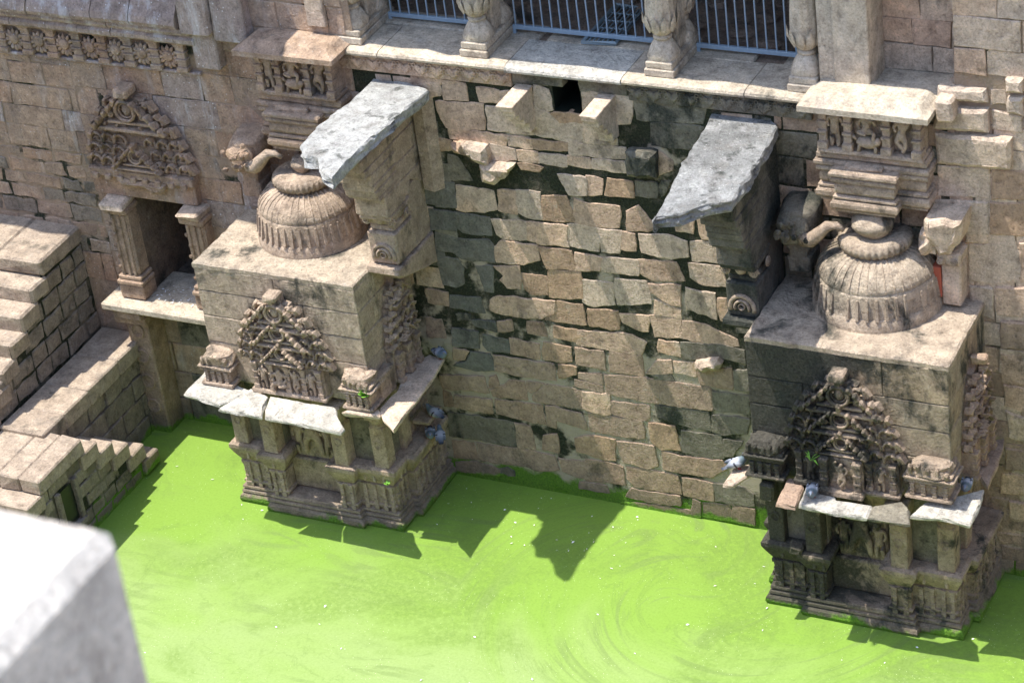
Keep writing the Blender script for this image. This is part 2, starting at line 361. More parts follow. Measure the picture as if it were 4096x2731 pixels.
# ------------------------------------------------------------------ carved figures (one continuous skin each)
FIG = {}
def figure(kind):
    if kind in FIG: return FIG[kind]
    J = {'stand': dict(p=(0,0,.50), c=(.01,0,.70), n=(0,0,.82), h=(.01,-.02,.92), ls=(-.13,0,.78), le=(-.17,-.02,.62), lh=(-.11,-.06,.52), rs=(.13,0,.78), re=(.18,-.03,.64), rh=(.16,-.08,.78), lk=(-.07,-.02,.27), lf=(-.08,0,.02), rk=(.08,-.02,.27), rf=(.07,0,.02)),
         'dance': dict(p=(.04,0,.50), c=(-.02,0,.69), n=(0,0,.81), h=(.04,-.02,.91), ls=(-.14,0,.77), le=(-.2,-.02,.9), lh=(-.1,-.04,.98), rs=(.12,0,.77), re=(.2,-.03,.66), rh=(.12,-.08,.56), lk=(-.08,-.04,.28), lf=(.02,0,.02), rk=(.13,-.08,.33), rf=(-.04,-.04,.12)),
         'seat': dict(p=(0,0,.26), c=(0,0,.50), n=(0,0,.63), h=(0,-.02,.75), ls=(-.16,0,.58), le=(-.24,-.04,.42), lh=(-.16,-.12,.34), rs=(.16,0,.58), re=(.25,-.04,.45), rh=(.2,-.10,.60), lk=(-.24,-.10,.24), lf=(.02,-.16,.2), rk=(.22,-.12,.26), rf=(.18,-.14,.02)),
         'deity': dict(p=(0,0,.5), c=(0,0,.72), n=(0,0,.84), h=(0,-.02,.94), ls=(-.17,0,.80), le=(-.27,-.02,.68), lh=(-.25,-.06,.84), rs=(.17,0,.80), re=(.28,-.02,.66), rh=(.22,-.08,.52), lk=(-.11,-.06,.28), lf=(-.16,0,.02), rk=(.12,-.04,.27), rf=(.13,0,.02))}[kind]
    rad_ = dict(p=.10, c=.105, n=.045, h=.085, ls=.055, le=.042, lh=.036, rs=.055, re=.042, rh=.036, lk=.058, lf=.045, rk=.058, rf=.045)
    ks = list(J); E = [('p','c'),('c','n'),('n','h'),('c','ls'),('ls','le'),('le','lh'),('c','rs'),('rs','re'),('re','rh'),('p','lk'),('lk','lf'),('p','rk'),('rk','rf')]
    me = bpy.data.meshes.new('tmp'); me.from_pydata([J[k] for k in ks], [(ks.index(a), ks.index(b)) for a, b in E], [])
    o = bpy.data.objects.new('tmp', me); COL.objects.link(o); o.modifiers.new('s', 'SKIN'); sv = me.skin_vertices[0].data
    for i, k in enumerate(ks): sv[i].radius = (rad_[k],)*2; sv[i].use_root = (k == 'p')
    o.modifiers.new('d', 'SUBSURF').levels = 1
    bpy.context.view_layer.update(); dg = bpy.context.evaluated_depsgraph_get()
    r = bpy.data.meshes.new_from_object(o.evaluated_get(dg)); bpy.data.objects.remove(o); r.name = 'carved_figure_'+kind
    r.polygons.foreach_set('use_smooth', [True]*len(r.polygons)); FIG[kind] = r; return r
def carve(kind, mat, parent, loc, h, Nn=(0, -1, 0), mirror=1):
    k = ('m', kind, mat)
    if k not in FIG: FIG[k] = figure(kind).copy(); FIG[k].materials.clear(); FIG[k].materials.append(MT[mat])
    return inst('carved_figure', FIG[k], mat, parent, loc, (0, 0, frot(Nn)), (h*mirror, h*.8, h))
# ------------------------------------------------------------------ shared small carvings
def shared(name, mb, mat, smooth=False):
    me = mb.mesh(name, smooth=smooth); me.materials.append(MT[mat]); return me
def pilaster(fr, name, mat, parent, u, v0, v1, wd, w0, w1):
    """little square pillar with foot, waist bands and a stepped head"""
    mb = MB(); h = v1-v0
    def bx(a, b, k, o):
        p = [fr(u-wd/2*k, v0+h*a, w0), fr(u+wd/2*k, v0+h*b, w0+(w1-w0)*o)]
        lo = [min(p[0][i], p[1][i]) for i in range(3)]; hi = [max(p[0][i], p[1][i]) for i in range(3)]; mb.box(lo, hi, wd*.06, .002)
    for a, b, k, o in ((0, .16, 1.15, 1.1), (.16, .36, .92, .9), (.36, .42, 1.08, 1.05), (.42, .60, .86, .85), (.60, .66, 1.1, 1.05), (.66, .82, .88, .88), (.82, .90, 1.05, 1.02), (.90, 1., 1.25, 1.15)): bx(a, b, k, o)
    return part(name, mb, mat, parent)
KN = {}
def knob_mesh(mat):
    if mat not in KN:
        a = MB()                                          # leaf tuft: wedge leaning outward, broken tip
        a.add([(-.32,0,-.6),(.32,0,-.6),(.36,0,.5),(-.3,0,.55),(-.26,-.7,-.5),(.28,-.66,-.52),(.34,-1.0,.42),(-.26,-.92,.48),(.03,-.8,.8)],
              [(4,5,6,7),(0,1,5,4),(1,2,6,5),(3,0,4,7),(7,6,8),(2,3,8),(6,2,8),(3,7,8),(0,3,2,1)])
        b = MB(); sp = []
        for i in range(22):
            t = i/21; an = 5*math.pi*t; r = .5*(1-t*.85); sp.append((r*math.cos(an), -.25-.25*t, r*math.sin(an)))
        b.tube(sp, [.12*(1-.4*i/21) for i in range(22)], 5)
        c = MB(); arc = [(math.cos(math.pi*i/12), -.12, math.sin(math.pi*i/12)) for i in range(-1, 14)]
        c.tube(arc, .2, 5)
        d = MB(); d.tube([(.86*math.cos(2*math.pi*i/18), -.2, .86*math.sin(2*math.pi*i/18)) for i in range(18)], .15, 6, True)
        d.tube([(.62*math.cos(2*math.pi*i/18), -.1, .62*math.sin(2*math.pi*i/18)) for i in range(18)], .08, 5, True)
        e = MB(); e.blob((0, -.1, 0), (.36, .3, .46), 3, .2, 10, 7)
        KN[mat] = [shared(n, x, mat, sm) for n, x, sm in (('leaf_tuft', a, False), ('scroll', b, True), ('arch', c, True), ('arch_ring', d, True), ('carved_face', e, True))]
    return KN[mat]
def pediment(parent, mat, O, U, Nn, W, H, rings=3, dep=.1):
    """stacked horseshoe-arch gable in relief: plate, tier bars, arches, scrolls, leaf tufts"""
    fr = frame(O, U, Nn); rz = frot(Nn); tuft, scroll, arch, ring, face = knob_mesh(mat)
    hw = lambda v: W/2*max(.10, (1-(max(0, v)/H)**2.1)*.96+.04)
    K = 8; out = []
    for i in range(K): out += [(-hw(H*(i+.9)/K)*.93, H*i/K), (-hw(H*(i+.9)/K)*.93, H*(i+.8)/K)]
    poly = [(-p[0], p[1]) for p in out]+out[::-1]
    part('backing_plate', MB().prism(poly, fr, -.05, dep*.35, .02, .06, .02), mat, parent)
    leaf = lambda u, v, w_, sz, sg: inst('leaf_tuft', tuft, mat, parent, fr(u, v, w_), (R.uniform(-.12, .12), -sg*.55+R.uniform(-.12, .12), rz+R.uniform(-.12, .12)), (sz*sg, dep*R.uniform(.75, .95), sz*R.uniform(1., 1.35)))
    nb = 6; s = H*.072
    for i in range(nb):
        v = H*(.0+.86*i/nb); h_ = hw(v+H*.06)*.97; mb = MB()
        a, b = fr(-h_, v, 0), fr(h_, v+H*.022, dep*.5); mb.box([min(a[k], b[k]) for k in range(3)], [max(a[k], b[k]) for k in range(3)], .006, .004)
        part('tier_bar', mb, mat, parent)
        # a row of horseshoe arches, each with a leaf on its shoulder, rows staggered like scales
        n_ = max(1, int((h_-s*.6)/(s*2.15)))
        for sg in (-1, 1):
            for j in range(n_+1):
                u = sg*(h_-s*.95-j*s*2.15)
                if u*sg < W*.085: continue
                k = R.uniform(.92, 1.1)
                inst('arch', arch, mat, parent, fr(u, v+H*.03+s*.15, dep*.55), (0, 0, rz), (s*k, s*1.7, s*1.15*k))
                inst('scroll', scroll, mat, parent, fr(u, v+H*.03+s*.3, dep*.35), (0, 0, rz), (s*.62*sg, s*1.2, s*.62))
                leaf(u+sg*s*.55, v+H*.03+s*1.25, dep*.45, s*.62, sg)
            leaf(sg*hw(v+H*.05)*1.0, v+H*.075, dep*.1, W*R.uniform(.055, .075), sg)
    for i in range(rings):
        vc = H*(.20+.56*i/max(1, rings-1)); r = W*(.07+.035*i/max(1, rings-1)); o = dep*(1.25-.1*i)
        # stepped gable of its own under each ring: two short bars and a serrated slope of leaves
        for q in (1, 2):
            mb = MB(); a, b = fr(-r*(1.0+q*.9), vc-r*(.65+q*.62), 0), fr(r*(1.0+q*.9), vc-r*(.40+q*.62), o*(.9+.1*q)); mb.box([min(a[k], b[k]) for k in range(3)], [max(a[k], b[k]) for k in range(3)], .006, .004)
            if vc-r*(.65+q*.62) > 0: part('tier_bar', mb, mat, parent)
        inst('arch_ring', ring, mat, parent, fr(0, vc, o*.8), (0, 0, rz), (r, r*1.3, r))
        if i == rings-1: inst('carved_face', face, mat, parent, fr(0, vc, o*.6), (0, 0, rz), (r*1.3, r*1.1, r*1.3))
        inst('leaf_tuft', tuft, mat, parent, fr(0, vc+r*1.3, o*.6), (0, 0, rz), (r*.75, dep*.9, r*.8))
        m = 5
        for sg in (-1, 1):
            for k in range(m):
                u, v = r*(.95+k*.52), vc+r*(.62-k*.55)
                if v < H*.02 or u > hw(v)*.92: break
                leaf(sg*u, v, o*.72, r*.5, sg)
            inst('scroll', scroll, mat, parent, fr(sg*r*1.45, vc-r*.45, o*.85), (0, 0, rz), (r*.55*sg, dep*.6, r*.55))
    mb = MB(); a, b = fr(-W*.07, H*.93, 0), fr(W*.07, H*1.03, dep*1.5); mb.box([min(a[k], b[k]) for k in range(3)], [max(a[k], b[k]) for k in range(3)], .02, .012)
    part('crowning_block', mb, mat, parent)
def courses(parent, fr, mat, u0, u1, v0, v1, hs, ls, skip=None, gap=.012, proud=.02, w0=-.06, bev=.01, jit=.006, name='stone', inside=None, mats=None):
    """random coursed masonry, each stone an object"""
    v = v0; n = 0
    while v < v1-.04:
        h = R.uniform(*hs); h = v1-v if v+h > v1-.08 else h; u = u0-R.uniform(0, ls[0])
        while u < u1:
            l = R.uniform(*ls); a, b = max(u, u0), min(u+l, u1); u += l
            if b-a < .09: continue
            if skip and skip(a, b, v, v+h): continue
            if inside and not inside(a, b, v, v+h): continue
            j = lambda: R.uniform(-.012, .012)
            poly = [(a+gap, v+gap+j()), (b-gap+j(), v+gap+j()), (b-gap+j(), v+h-gap+j()), (a+gap+j(), v+h-gap+j())]
            part(name, MB().prism(poly, fr, w0, R.uniform(0, proud), bev, .09, jit, .012), R.choice(mats) if mats else mat, parent); n += 1
        v += h
    return n
# ------------------------------------------------------------------ water
mb = MB(); mb.add([(-30, -40, 0), (30, -40, 0), (30, .4, 0), (-30, .4, 0)], [(0, 1, 2, 3)])
single('water', mb, 'water', 'still pool covered by bright green algae with faint swirls', 'water', kind='structure')
mb = MB(); mb.add([(-200, -200, -1.5), (200, -200, -1.5), (200, 200, -1.5), (-200, 200, -1.5)], [(0, 1, 2, 3)])
single('ground', mb, 'sd', 'stone bed under the pool', 'ground', kind='structure')
# ------------------------------------------------------------------ the wall between the two shrines, traced stone by stone
STONES = '''
1t 0,40 170,50 180,160 0,160|1t 170,55 355,70 350,165 185,165|1t 100,165 350,180 360,280 350,320 230,330 170,240|1t 370,130 660,180 690,380 400,355|1t 810,220 1080,260 1100,400 850,390
1t 1100,270 1230,270 1120,400|1t 300,400 880,440 900,740 420,720 320,500|1p 930,460 1520,520 1560,800 960,750|1p 1540,510 1680,520 1830,650 2140,660 2150,890 1950,890 1560,810
2p 120,600 500,640 520,870 110,840|1p 1520,190 1700,260 1760,500 1540,500|1o 1740,540 2130,570 2220,650 2140,650 1840,640|1t 450,730 1180,830 1170,930 480,850
1t+ 520,885 670,900 690,1010 560,990|1p+ 665,890 960,930 980,1120 900,1110 720,1020|1t 1200,830 1490,880 1500,980 1210,940|1o 1510,880 1940,920 1940,1010 1520,980
1p 980,940 1280,990 1300,1120 1010,1120|1t 1320,1000 1560,1040 1580,1160 1340,1130|1p 1590,1050 1930,1090 1940,1210 1590,1160|1t 1950,1080 2220,1110 2230,1230 1950,1180
2p -60,845 640,920 645,1050 -60,990|2p 230,1050 640,1090 650,1225 220,1170|1p+ 890,1160 1300,1165 1180,1300 1060,1385 920,1340|1g 450,1070 560,1090 740,1380 460,1370
1o 330,870 480,890 500,1000 350,1010|1o 1330,1170 1640,1220 1590,1270 1380,1240|3p 1830,0 2180,30 2180,250 1970,240|4t 145,20 350,50 330,245 145,245|4o 420,50 720,90 730,270 390,250
4g 770,80 1030,100 1040,280 780,260|4g 1080,80 1200,70 1100,270 1060,200|2g 960,600 1600,650 1430,930 980,880|2g 720,260 1640,400 1600,600 790,560|2p 500,250 720,280 700,600 520,610
2g+ 690,920 1030,940 1040,1240 700,1210|2t 1050,960 1210,1080 1220,1180 1050,1240|2t 90,200 320,240 330,560 110,560|1g 1180,20 1700,60 1680,180 1220,150|2g 60,60 640,110 640,240 70,190
3d 340,100 510,110 550,400 290,380|3t 550,130 820,180 890,470 560,430|3p 830,180 1000,200 1060,430 900,460|3t 1080,190 1300,190 1320,480 1100,440|3p 1310,190 1590,220 1620,550 1430,520 1330,470
3o 1620,270 1930,280 2040,590 1640,560|4t 0,300 170,370 560,400 550,650 310,650 0,590|3d 210,430 530,470 540,690 240,670|3d 540,480 960,540 1000,750 640,720 540,640|3p 1000,560 1420,590 1440,810 1130,790 1060,740
3t 1430,590 1560,600 1560,850 1450,810|3t 1570,600 1930,640 1950,880 1570,850|3p 1950,620 2340,670 2340,950 1980,890|4p 310,680 580,710 560,980 340,950|4t 600,720 750,740 760,950 590,930
4p 800,740 1170,770 1400,830 1410,1010 1200,1040 850,970|4p 1450,830 1790,850 1850,1100 1480,1070|4t 650,460 800,400 1020,650 920,700 660,690|4t 1250,600 1480,510 1480,720 1280,700|4t 1530,490 1640,500 1750,690 1750,790 1600,790
3d 280,720 620,800 960,820 1030,900 1040,1100 620,1050 500,960 300,930|3t 1040,900 1130,820 1290,850 1570,880 1590,1060 1400,1120 1060,1090|3o 1580,900 2000,950 2050,1190 1690,1160|4t 0,975 330,1030 320,1200 0,1200|4p 340,1040 790,1060 800,1265 500,1220 340,1200
4t 800,1060 1270,1100 1380,1330 960,1320 810,1230|4t 1420,1100 1850,1150 1900,1400 1600,1380 1450,1290|3d 310,1060 450,1035 560,1050 640,1180 640,1360 540,1410 390,1380|3d 800,1150 1010,1130 1020,1470 900,1460 860,1270
3t 1020,1140 1350,1150 1360,1420 1200,1410 1110,1310 1150,1260|3o 1370,1240 1680,1270 1710,1500 1500,1500 1400,1420|3o 1710,1190 2110,1220 2150,1550 1720,1530|6p 90,60 280,80 470,100 500,370 220,390 100,340|6p 490,50 900,80 950,350 530,370
6t 930,110 1320,130 1330,390 1210,370 960,220|6p 1390,160 1590,220 1750,220 1780,560 1660,500 1400,420|6t 1000,310 1330,440 1330,540 1000,490|6t 1790,290 1900,290 1960,600 1820,570|5b 160,170 440,220 460,390 200,340
5d 470,250 860,290 900,470 480,400|5t 970,310 1100,260 1450,300 1790,330 1780,480 1610,545 1260,520 1120,490 980,440|5o 1810,320 2130,380 2190,630 1660,560 1790,480|6o 160,420 540,460 570,670 450,680 300,640 190,640
6t 560,480 930,510 930,700 850,710 600,590|6t 940,510 1340,560 1340,780 1000,770|6t 1350,570 1620,620 2040,810 2050,890 1620,850 1350,790|5d 740,560 1040,590 1050,710 800,640|5b 1060,580 1240,560 1270,690 1080,710
5b 1440,590 1640,600 1690,770 1450,740|5g 550,490 740,500 720,570 560,570|5d 500,660 830,710 840,920 510,870|5d 880,740 1050,790 1190,800 1220,970 940,950 880,880|5b 1220,790 1590,870 1600,1050 1240,980|5o 1640,840 1980,900 2000,1080 1850,1090 1640,1050
5o 1780,640 2190,720 2190,850 2000,830 1790,790|6t 20,690 420,720 720,750 900,840 830,1000 420,940 300,910 20,870|5b 180,530 370,560 420,780 190,770|5b 520,920 700,960 660,1050 510,1050|5d 730,960 970,990 1030,1200 780,1190 520,1130 690,1070
5b 1010,1000 1780,1120 1800,1320 1500,1280 1050,1200|5o 1830,1120 2060,1150 2050,1240 1840,1290|6b 0,900 360,960 380,1180 200,1150 30,1110|6b 430,960 830,1010 870,1270 450,1210|6t 1040,1060 1210,1070 1230,1230 900,1240
6t 1050,820 1310,850 1330,1020 1050,960|6g 1340,840 1820,880 2130,940 2140,1110 1850,1040 1530,1050 1350,1030|6t 1240,1080 1500,1100 1520,1260 1250,1220|6g 1000,1250 1200,1240 1240,1320 1000,1300|6p+ 1540,1060 1800,1030 1850,1080 1830,1130 1640,1170 1550,1140
6b 1560,1200 1960,1170 1980,1430 1570,1360|6g 2000,1200 2170,1190 2180,1450 2010,1430|6b 50,1220 340,1240 350,1370 50,1290|6b 370,1240 890,1290 1420,1370 1700,1420 1720,1690 1350,1650 900,1590 400,1480|6b 0,1310 340,1390 350,1470 0,1390
6g 1730,1460 2180,1520 2190,1740 1750,1690|7b 350,0 900,10 950,210 800,200 600,170 480,180 380,160|7b 970,20 1050,10 1090,130 960,160|7b 980,180 1150,130 1220,60 1400,80 1440,310 1010,260|7b 1430,80 1650,110 1490,230 1450,200
7b 1500,250 1690,120 1900,150 2200,220 2200,440 1800,370 1510,320|8t 100,-110 430,-70 450,170 360,180 110,110|8b 440,10 930,70 950,210 880,240 640,210 450,160|8g 1010,60 1680,160 1710,380 1400,330 1040,210|8g 1720,180 2200,230 2150,410 1880,430 1730,390
7b 380,190 480,230 520,390 410,390|7b 530,250 1000,310 1010,480 760,440 540,400|7b 1040,310 1620,370 1670,620 1400,560 1060,480|7b 1680,380 2110,470 2170,600 2180,690 2080,640 1800,560 1800,660 1700,640|8b 180,160 850,260 880,480 560,450 190,380
8o 930,280 1250,330 1320,620 1090,610 950,500|8g 1330,380 1840,450 1870,730 1350,650|8g 1870,490 2110,520 2040,600 1980,700 1880,700|7g 450,470 780,510 1050,560 1270,590 1310,890 830,810 470,750|7b 1290,600 1480,640 1540,930 1330,900
7b 1640,760 1810,730 1850,970 1690,940 1620,930|8o 0,480 200,440 500,500 510,740 370,740 120,660 20,640|8b 520,510 840,550 1000,570 1040,820 930,850 620,780|8b 1100,650 1350,700 1850,760 1910,850 1700,960 1330,900 1120,860
7b 500,820 770,850 830,1060 530,1030|7b 810,850 1450,940 1780,1020 1830,1170 1680,1200 1540,1190 1450,1140 860,1070|7b 1840,1050 2220,1090 2220,1300 2090,1280 1880,1200|8b 130,750 370,770 600,840 630,1060 140,1000
8b 650,840 950,870 1300,950 1340,1180 900,1110 740,1080 660,980|8b 1350,970 1730,1030 1750,1250 1570,1240 1370,1180|8g 1750,1040 2110,1090 2240,1180 2250,1330 1970,1300 1770,1250|7b 550,1080 830,1090 1100,1180 1100,1250 930,1250 560,1190
7g 1110,1170 1190,1160 1280,1200 1290,1260 1120,1240|8b 60,1020 400,1070 430,1160 60,1100|8b 720,1110 940,1150 1320,1200 1330,1320 1010,1290 640,1200|8b 1480,1230 1580,1280 1580,1470 1470,1450|8b 1600,1290 1950,1310 1970,1510 1610,1460
8b 1980,1320 2250,1360 2260,1568 1980,1520|8b 570,1270 1010,1310 1440,1380 1570,1480 1200,1420 580,1300'''
cw = thing('masonry_wall', 'coursed sandstone wall with black mossy joints between the two domed shrines', 'wall', (2.4, 0, 0))
def backing(parent, x0, x1, z0, z1, y, mat, holes=()):
    """mortar core seen in the joints, left open where the wall has openings"""
    xs = sorted({x0, x1, *[h[0] for h in holes], *[h[1] for h in holes]}); zs = sorted({z0, z1, *[h[2] for h in holes], *[h[3] for h in holes]})
    mb = MB()
    for i in range(len(xs)-1):
        for j in range(len(zs)-1):
            cx, cz = (xs[i]+xs[i+1])/2, (zs[j]+zs[j+1])/2
            if any(h[0] < cx < h[1] and h[2] < cz < h[3] for h in holes): continue
            mb.add([(xs[i], y, zs[j]), (xs[i+1], y, zs[j]), (xs[i+1], y, zs[j+1]), (xs[i], y, zs[j+1])], [(0, 1, 2, 3)])
    return part('mortar_core', mb, mat, parent)
_a, _b = on('B', (1490, 500), y=0), on('B', (1700, 750), y=0); DR = (float(_a[0]), float(_b[0]), float(_b[2]), 6.36)                                   # drain mouth
backing(cw, -.6, 7.1, -.6, 6.4, .003, 'j', [DR])
for tok in STONES.replace('\n', '|').split('|'):
    if not tok.strip(): continue
    t = tok.split(); c, m = t[0][0], t[0][1]; pr = '+' in t[0]
    poly = [on(c, tuple(map(float, q.split(','))), y=0) for q in t[1:]]; poly = [(q[0], q[2]) for q in poly]
    h = R.uniform(.12, .17) if pr else R.uniform(.004, .016)
    part('stone', MB().prism(poly, WALL, -.07, h, .05 if pr else .007, .05, .014 if not pr else .02, .03 if pr else .004, .02 if poly[0][1] > 4 else .014), m, cw)
courses(cw, WALL, 'g', 5.0, 7.05, 3.9, 6.4, (.3, .4), (.4, .7), mats=['g', 't', 'b'], proud=.01)
for x in (.25, 4.6): courses(cw, WALL, 't', x-.55, x+.4, 3.0, 6.1, (.26, .36), (.3, .6), mats=['t', 'g', 'd'] if x < 1 else ['g', 't'], proud=.005, skip=lambda a, b, c, d: a > .25 and b < 4.4 or (a < 4.2 and a > 1))
# drain mouth, lined near-black
dm = MB(); x0, x1, z0, z1 = DR
dm.add([(x0, 0, z0), (x1, 0, z0), (x1, 0, z1), (x0, 0, z1), (x0, 1, z0), (x1, 1, z0), (x1, 1, z1), (x0, 1, z1)], [(0, 1, 5, 4), (1, 2, 6, 5), (3, 0, 4, 7), (4, 5, 6, 7), (2, 3, 7, 6)])
part('drain_mouth', dm, 'hole', cw, label='dark square drain opening with a near-black lining')
def bracket(x0, x1, zt):
    """two-armed corbel: flat top, stepped underside"""
    fr = frame((0, 0, 0), (0, -1, 0), (1, 0, 0)); y = .56
    pr = [(-.05, zt), (y, zt), (y, zt-.07), (y-.05, zt-.09), (y-.06, zt-.17), (y-.15, zt-.19), (y-.16, zt-.27), (y-.26, zt-.3), (y-.27, zt-.38), (y-.38, zt-.42), (y-.4, zt-.55), (-.05, zt-.55)]
    mb = MB(); mb.prism(pr, fr, x0, x1, .008, .3, .004); mb.box((x0-.012, -y-.02, zt-.02), (x1+.012, .05, zt+.012), .008, .003)
    return part('drain_bracket', mb, 'p', cw)
bracket(1.70, 1.90, 6.15); bracket(2.80, 3.0, 6.15)
# ------------------------------------------------------------------ left wall
lw = thing('masonry_wall', 'brown ashlar wall with white-streaked cornice behind the steep stairs', 'wall', (-4, 0, 0))
NICHE = (-4.42, -3.42, 2.2, 3.85); LOW = (-4.6, -2.55, -.6, 2.12)
backing(lw, -12, -.5, -.6, 9.4, .004, 'j2', [NICHE, LOW])
ov = lambda h, a, b, c, d: a < h[1]-.02 and b > h[0]+.02 and c < h[3]-.02 and d > h[2]+.02
def lskip(a, b, c, d): return ov(NICHE, a, b, c, d) or ov(LOW, a, b, c, d) or (a > -2.5 and d < 3.7) or b < -7.4 or (b < -5.6 and d < 2.9)
def fit_courses(parent, fr, mat, u0, u1, v0, v1, hs, ls, blocks, **k):
    """courses that stop cleanly at openings"""
    v = v0
    while v < v1-.05:
        h = R.uniform(*hs); h = v1-v if v+h > v1-.1 else h
        iv = [(u0, u1)]
        for b in blocks:
            if v < b[3]-.03 and v+h > b[2]+.03:
                iv = [q for a in iv for q in ((a[0], min(a[1], b[0])), (max(a[0], b[1]), a[1])) if q[1]-q[0] > .05]
        for a, b in iv: courses(parent, fr, mat, a, b, v, v+h, (h, h), ls, **k)
        v += h
KW = dict(gap=.005, proud=.014, bev=.006, jit=.012, mats=['w', 'w', 'w', 'c', 'b'])
fit_courses(lw, WALL, 'w', -9.0, -4.97, 4.34, 5.8, (.30, .46), (.45, 1.0), [], **KW)
fit_courses(lw, WALL, 'w', -5.7, -4.97, 0, 2.75, (.30, .46), (.45, 1.0), [], **KW)
fit_courses(lw, WALL, 'w', -4.97, -.55, 0, 5.8, (.30, .46), (.45, 1.0), [NICHE, LOW, (-2.5, -.5, -1, 3.7)], gap=.004, proud=.010, bev=.005, jit=.008, mats=['w', 'w', 'w', 'c', 'b'])
courses(lw, WALL, 'w', -9.0, -4.97, 2.75, 4.34, (.2, .27), (.3, .62), gap=.02, proud=.012, jit=.025, mats=['w', 'w', 'b', 'sd'])
fit_courses(lw, WALL, 'w', -2.75, -.6, 5.8, 8.6, (.36, .46), (.5, .85), [], gap=.008, proud=.02)
# niche interior and the recess under the shelf
mb = MB(); x0, x1, z0, z1 = NICHE
mb.add([(x0, .0, z0), (x1, .0, z0), (x1, .0, z1), (x0, .0, z1), (x0, 1.5, z0), (x1, 1.5, z0), (x1, 1.5, z1), (x0, 1.5, z1)], [(0, 1, 5, 4), (1, 2, 6, 5), (3, 0, 4, 7), (4, 5, 6, 7), (2, 3, 7, 6)])
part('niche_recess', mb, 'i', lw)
courses(lw, frame((0, .16, 0), (1, 0, 0), (0, -1, 0)), 'b', -4.7, -2.4, -.1, 2.15, (.4, .55), (.5, .9), gap=.008, mats=['b', 'g', 'w'])
mb = MB(); mb.add([(-4.75, .2, -.6), (-2.3, .2, -.6), (-2.3, .2, 2.2), (-4.75, .2, 2.2)], [(0, 1, 2, 3)]); part('mortar_core', mb, 'j2', lw)
# cornice: rounded eave blocks, double roll, rosette frieze
xs = [-8.4, -7.7, -7.1, -6.45, -5.8, -5.22, -4.72, -4.2, -3.62, -2.92]
KP = [(o, z+.2) for o, z in [(-.1, 6.36), (.30, 6.36), (.325, 6.42), (.30, 6.50), (.22, 6.62), (.13, 6.78), (.10, 6.95), (-.1, 6.95)]]
for a, b in zip(xs, xs[1:]):
    d = R.uniform(-.012, .012); mb = MB().mould([(a+.006, d), (b-.006, d)], KP); mb.jitter(.012, 5); part('eave_block', mb, 'c', lw)
RP = [(o, 6.27+(z-6.17)*1.48) for o, z in [(-.1, 6.17), (.14, 6.17), (.175, 6.195), (.18, 6.23), (.15, 6.255), (.15, 6.27), (.21, 6.285), (.235, 6.315), (.22, 6.345), (.1, 6.355), (-.1, 6.355)]]
for a, b in zip(xs, xs[1:]):
    d = R.uniform(-.01, .01); mb = MB().mould([(a+.15, d), (b+.14, d)], RP); mb.jitter(.008, 6); part('roll_moulding', mb, 'c', lw)
ros = MB(); ros.lathe([(0, -.05), (.05, -.05), (.062, -.03), (.062, 0)], n=14); ros.v = [(p[0], p[2]-.03, p[1]) for p in ros.v]
for k in range(12):
    a = 2*math.pi*k/12; ros.tube([(.05*math.cos(a), -.02, .05*math.sin(a)-.02), (.10*math.cos(a), -.028, .10*math.sin(a)-.02), (.135*math.cos(a), -.008, .135*math.sin(a)-.02)], [.016, .026, .008], 6)
ros = shared('rosette', ros, 'w', True)
x = -7.35; i = 0
while x < -2.9:
    inst('rosette', ros, 'w', lw, (x, -.03, 6.04), scale=(1.2, .8, 1.25)); pilaster(WALL, 'frieze_pilaster', 'w', lw, x+.2, 5.83, 6.27, .15, -.02, .09); x += .405
part('frieze_sill', MB().box((-8.4, -.06, 5.785), (-2.85, .05, 5.828), .01), 'c', lw)
part('return_block', MB().box((-2.87, -.30, 6.5), (-2.45, .05, 7.1), .03, .01), 'c', lw); part('return_block', MB().box((-2.84, -.16, 5.95), (-2.46, .05, 6.49), .02, .01), 'c', lw)
part('return_block', MB().box((-2.43, -.2, 6.4), (-1.95, .05, 7.05), .02, .012), 'c', lw)
# carved fragments along the top of the cornice
for x in (-5.3, -3.75, -3.4, -3.05): 
    o = carve('seat', 'c', lw, (x, -.16, 7.14), .55); o.scale = (.5, .4, .5)
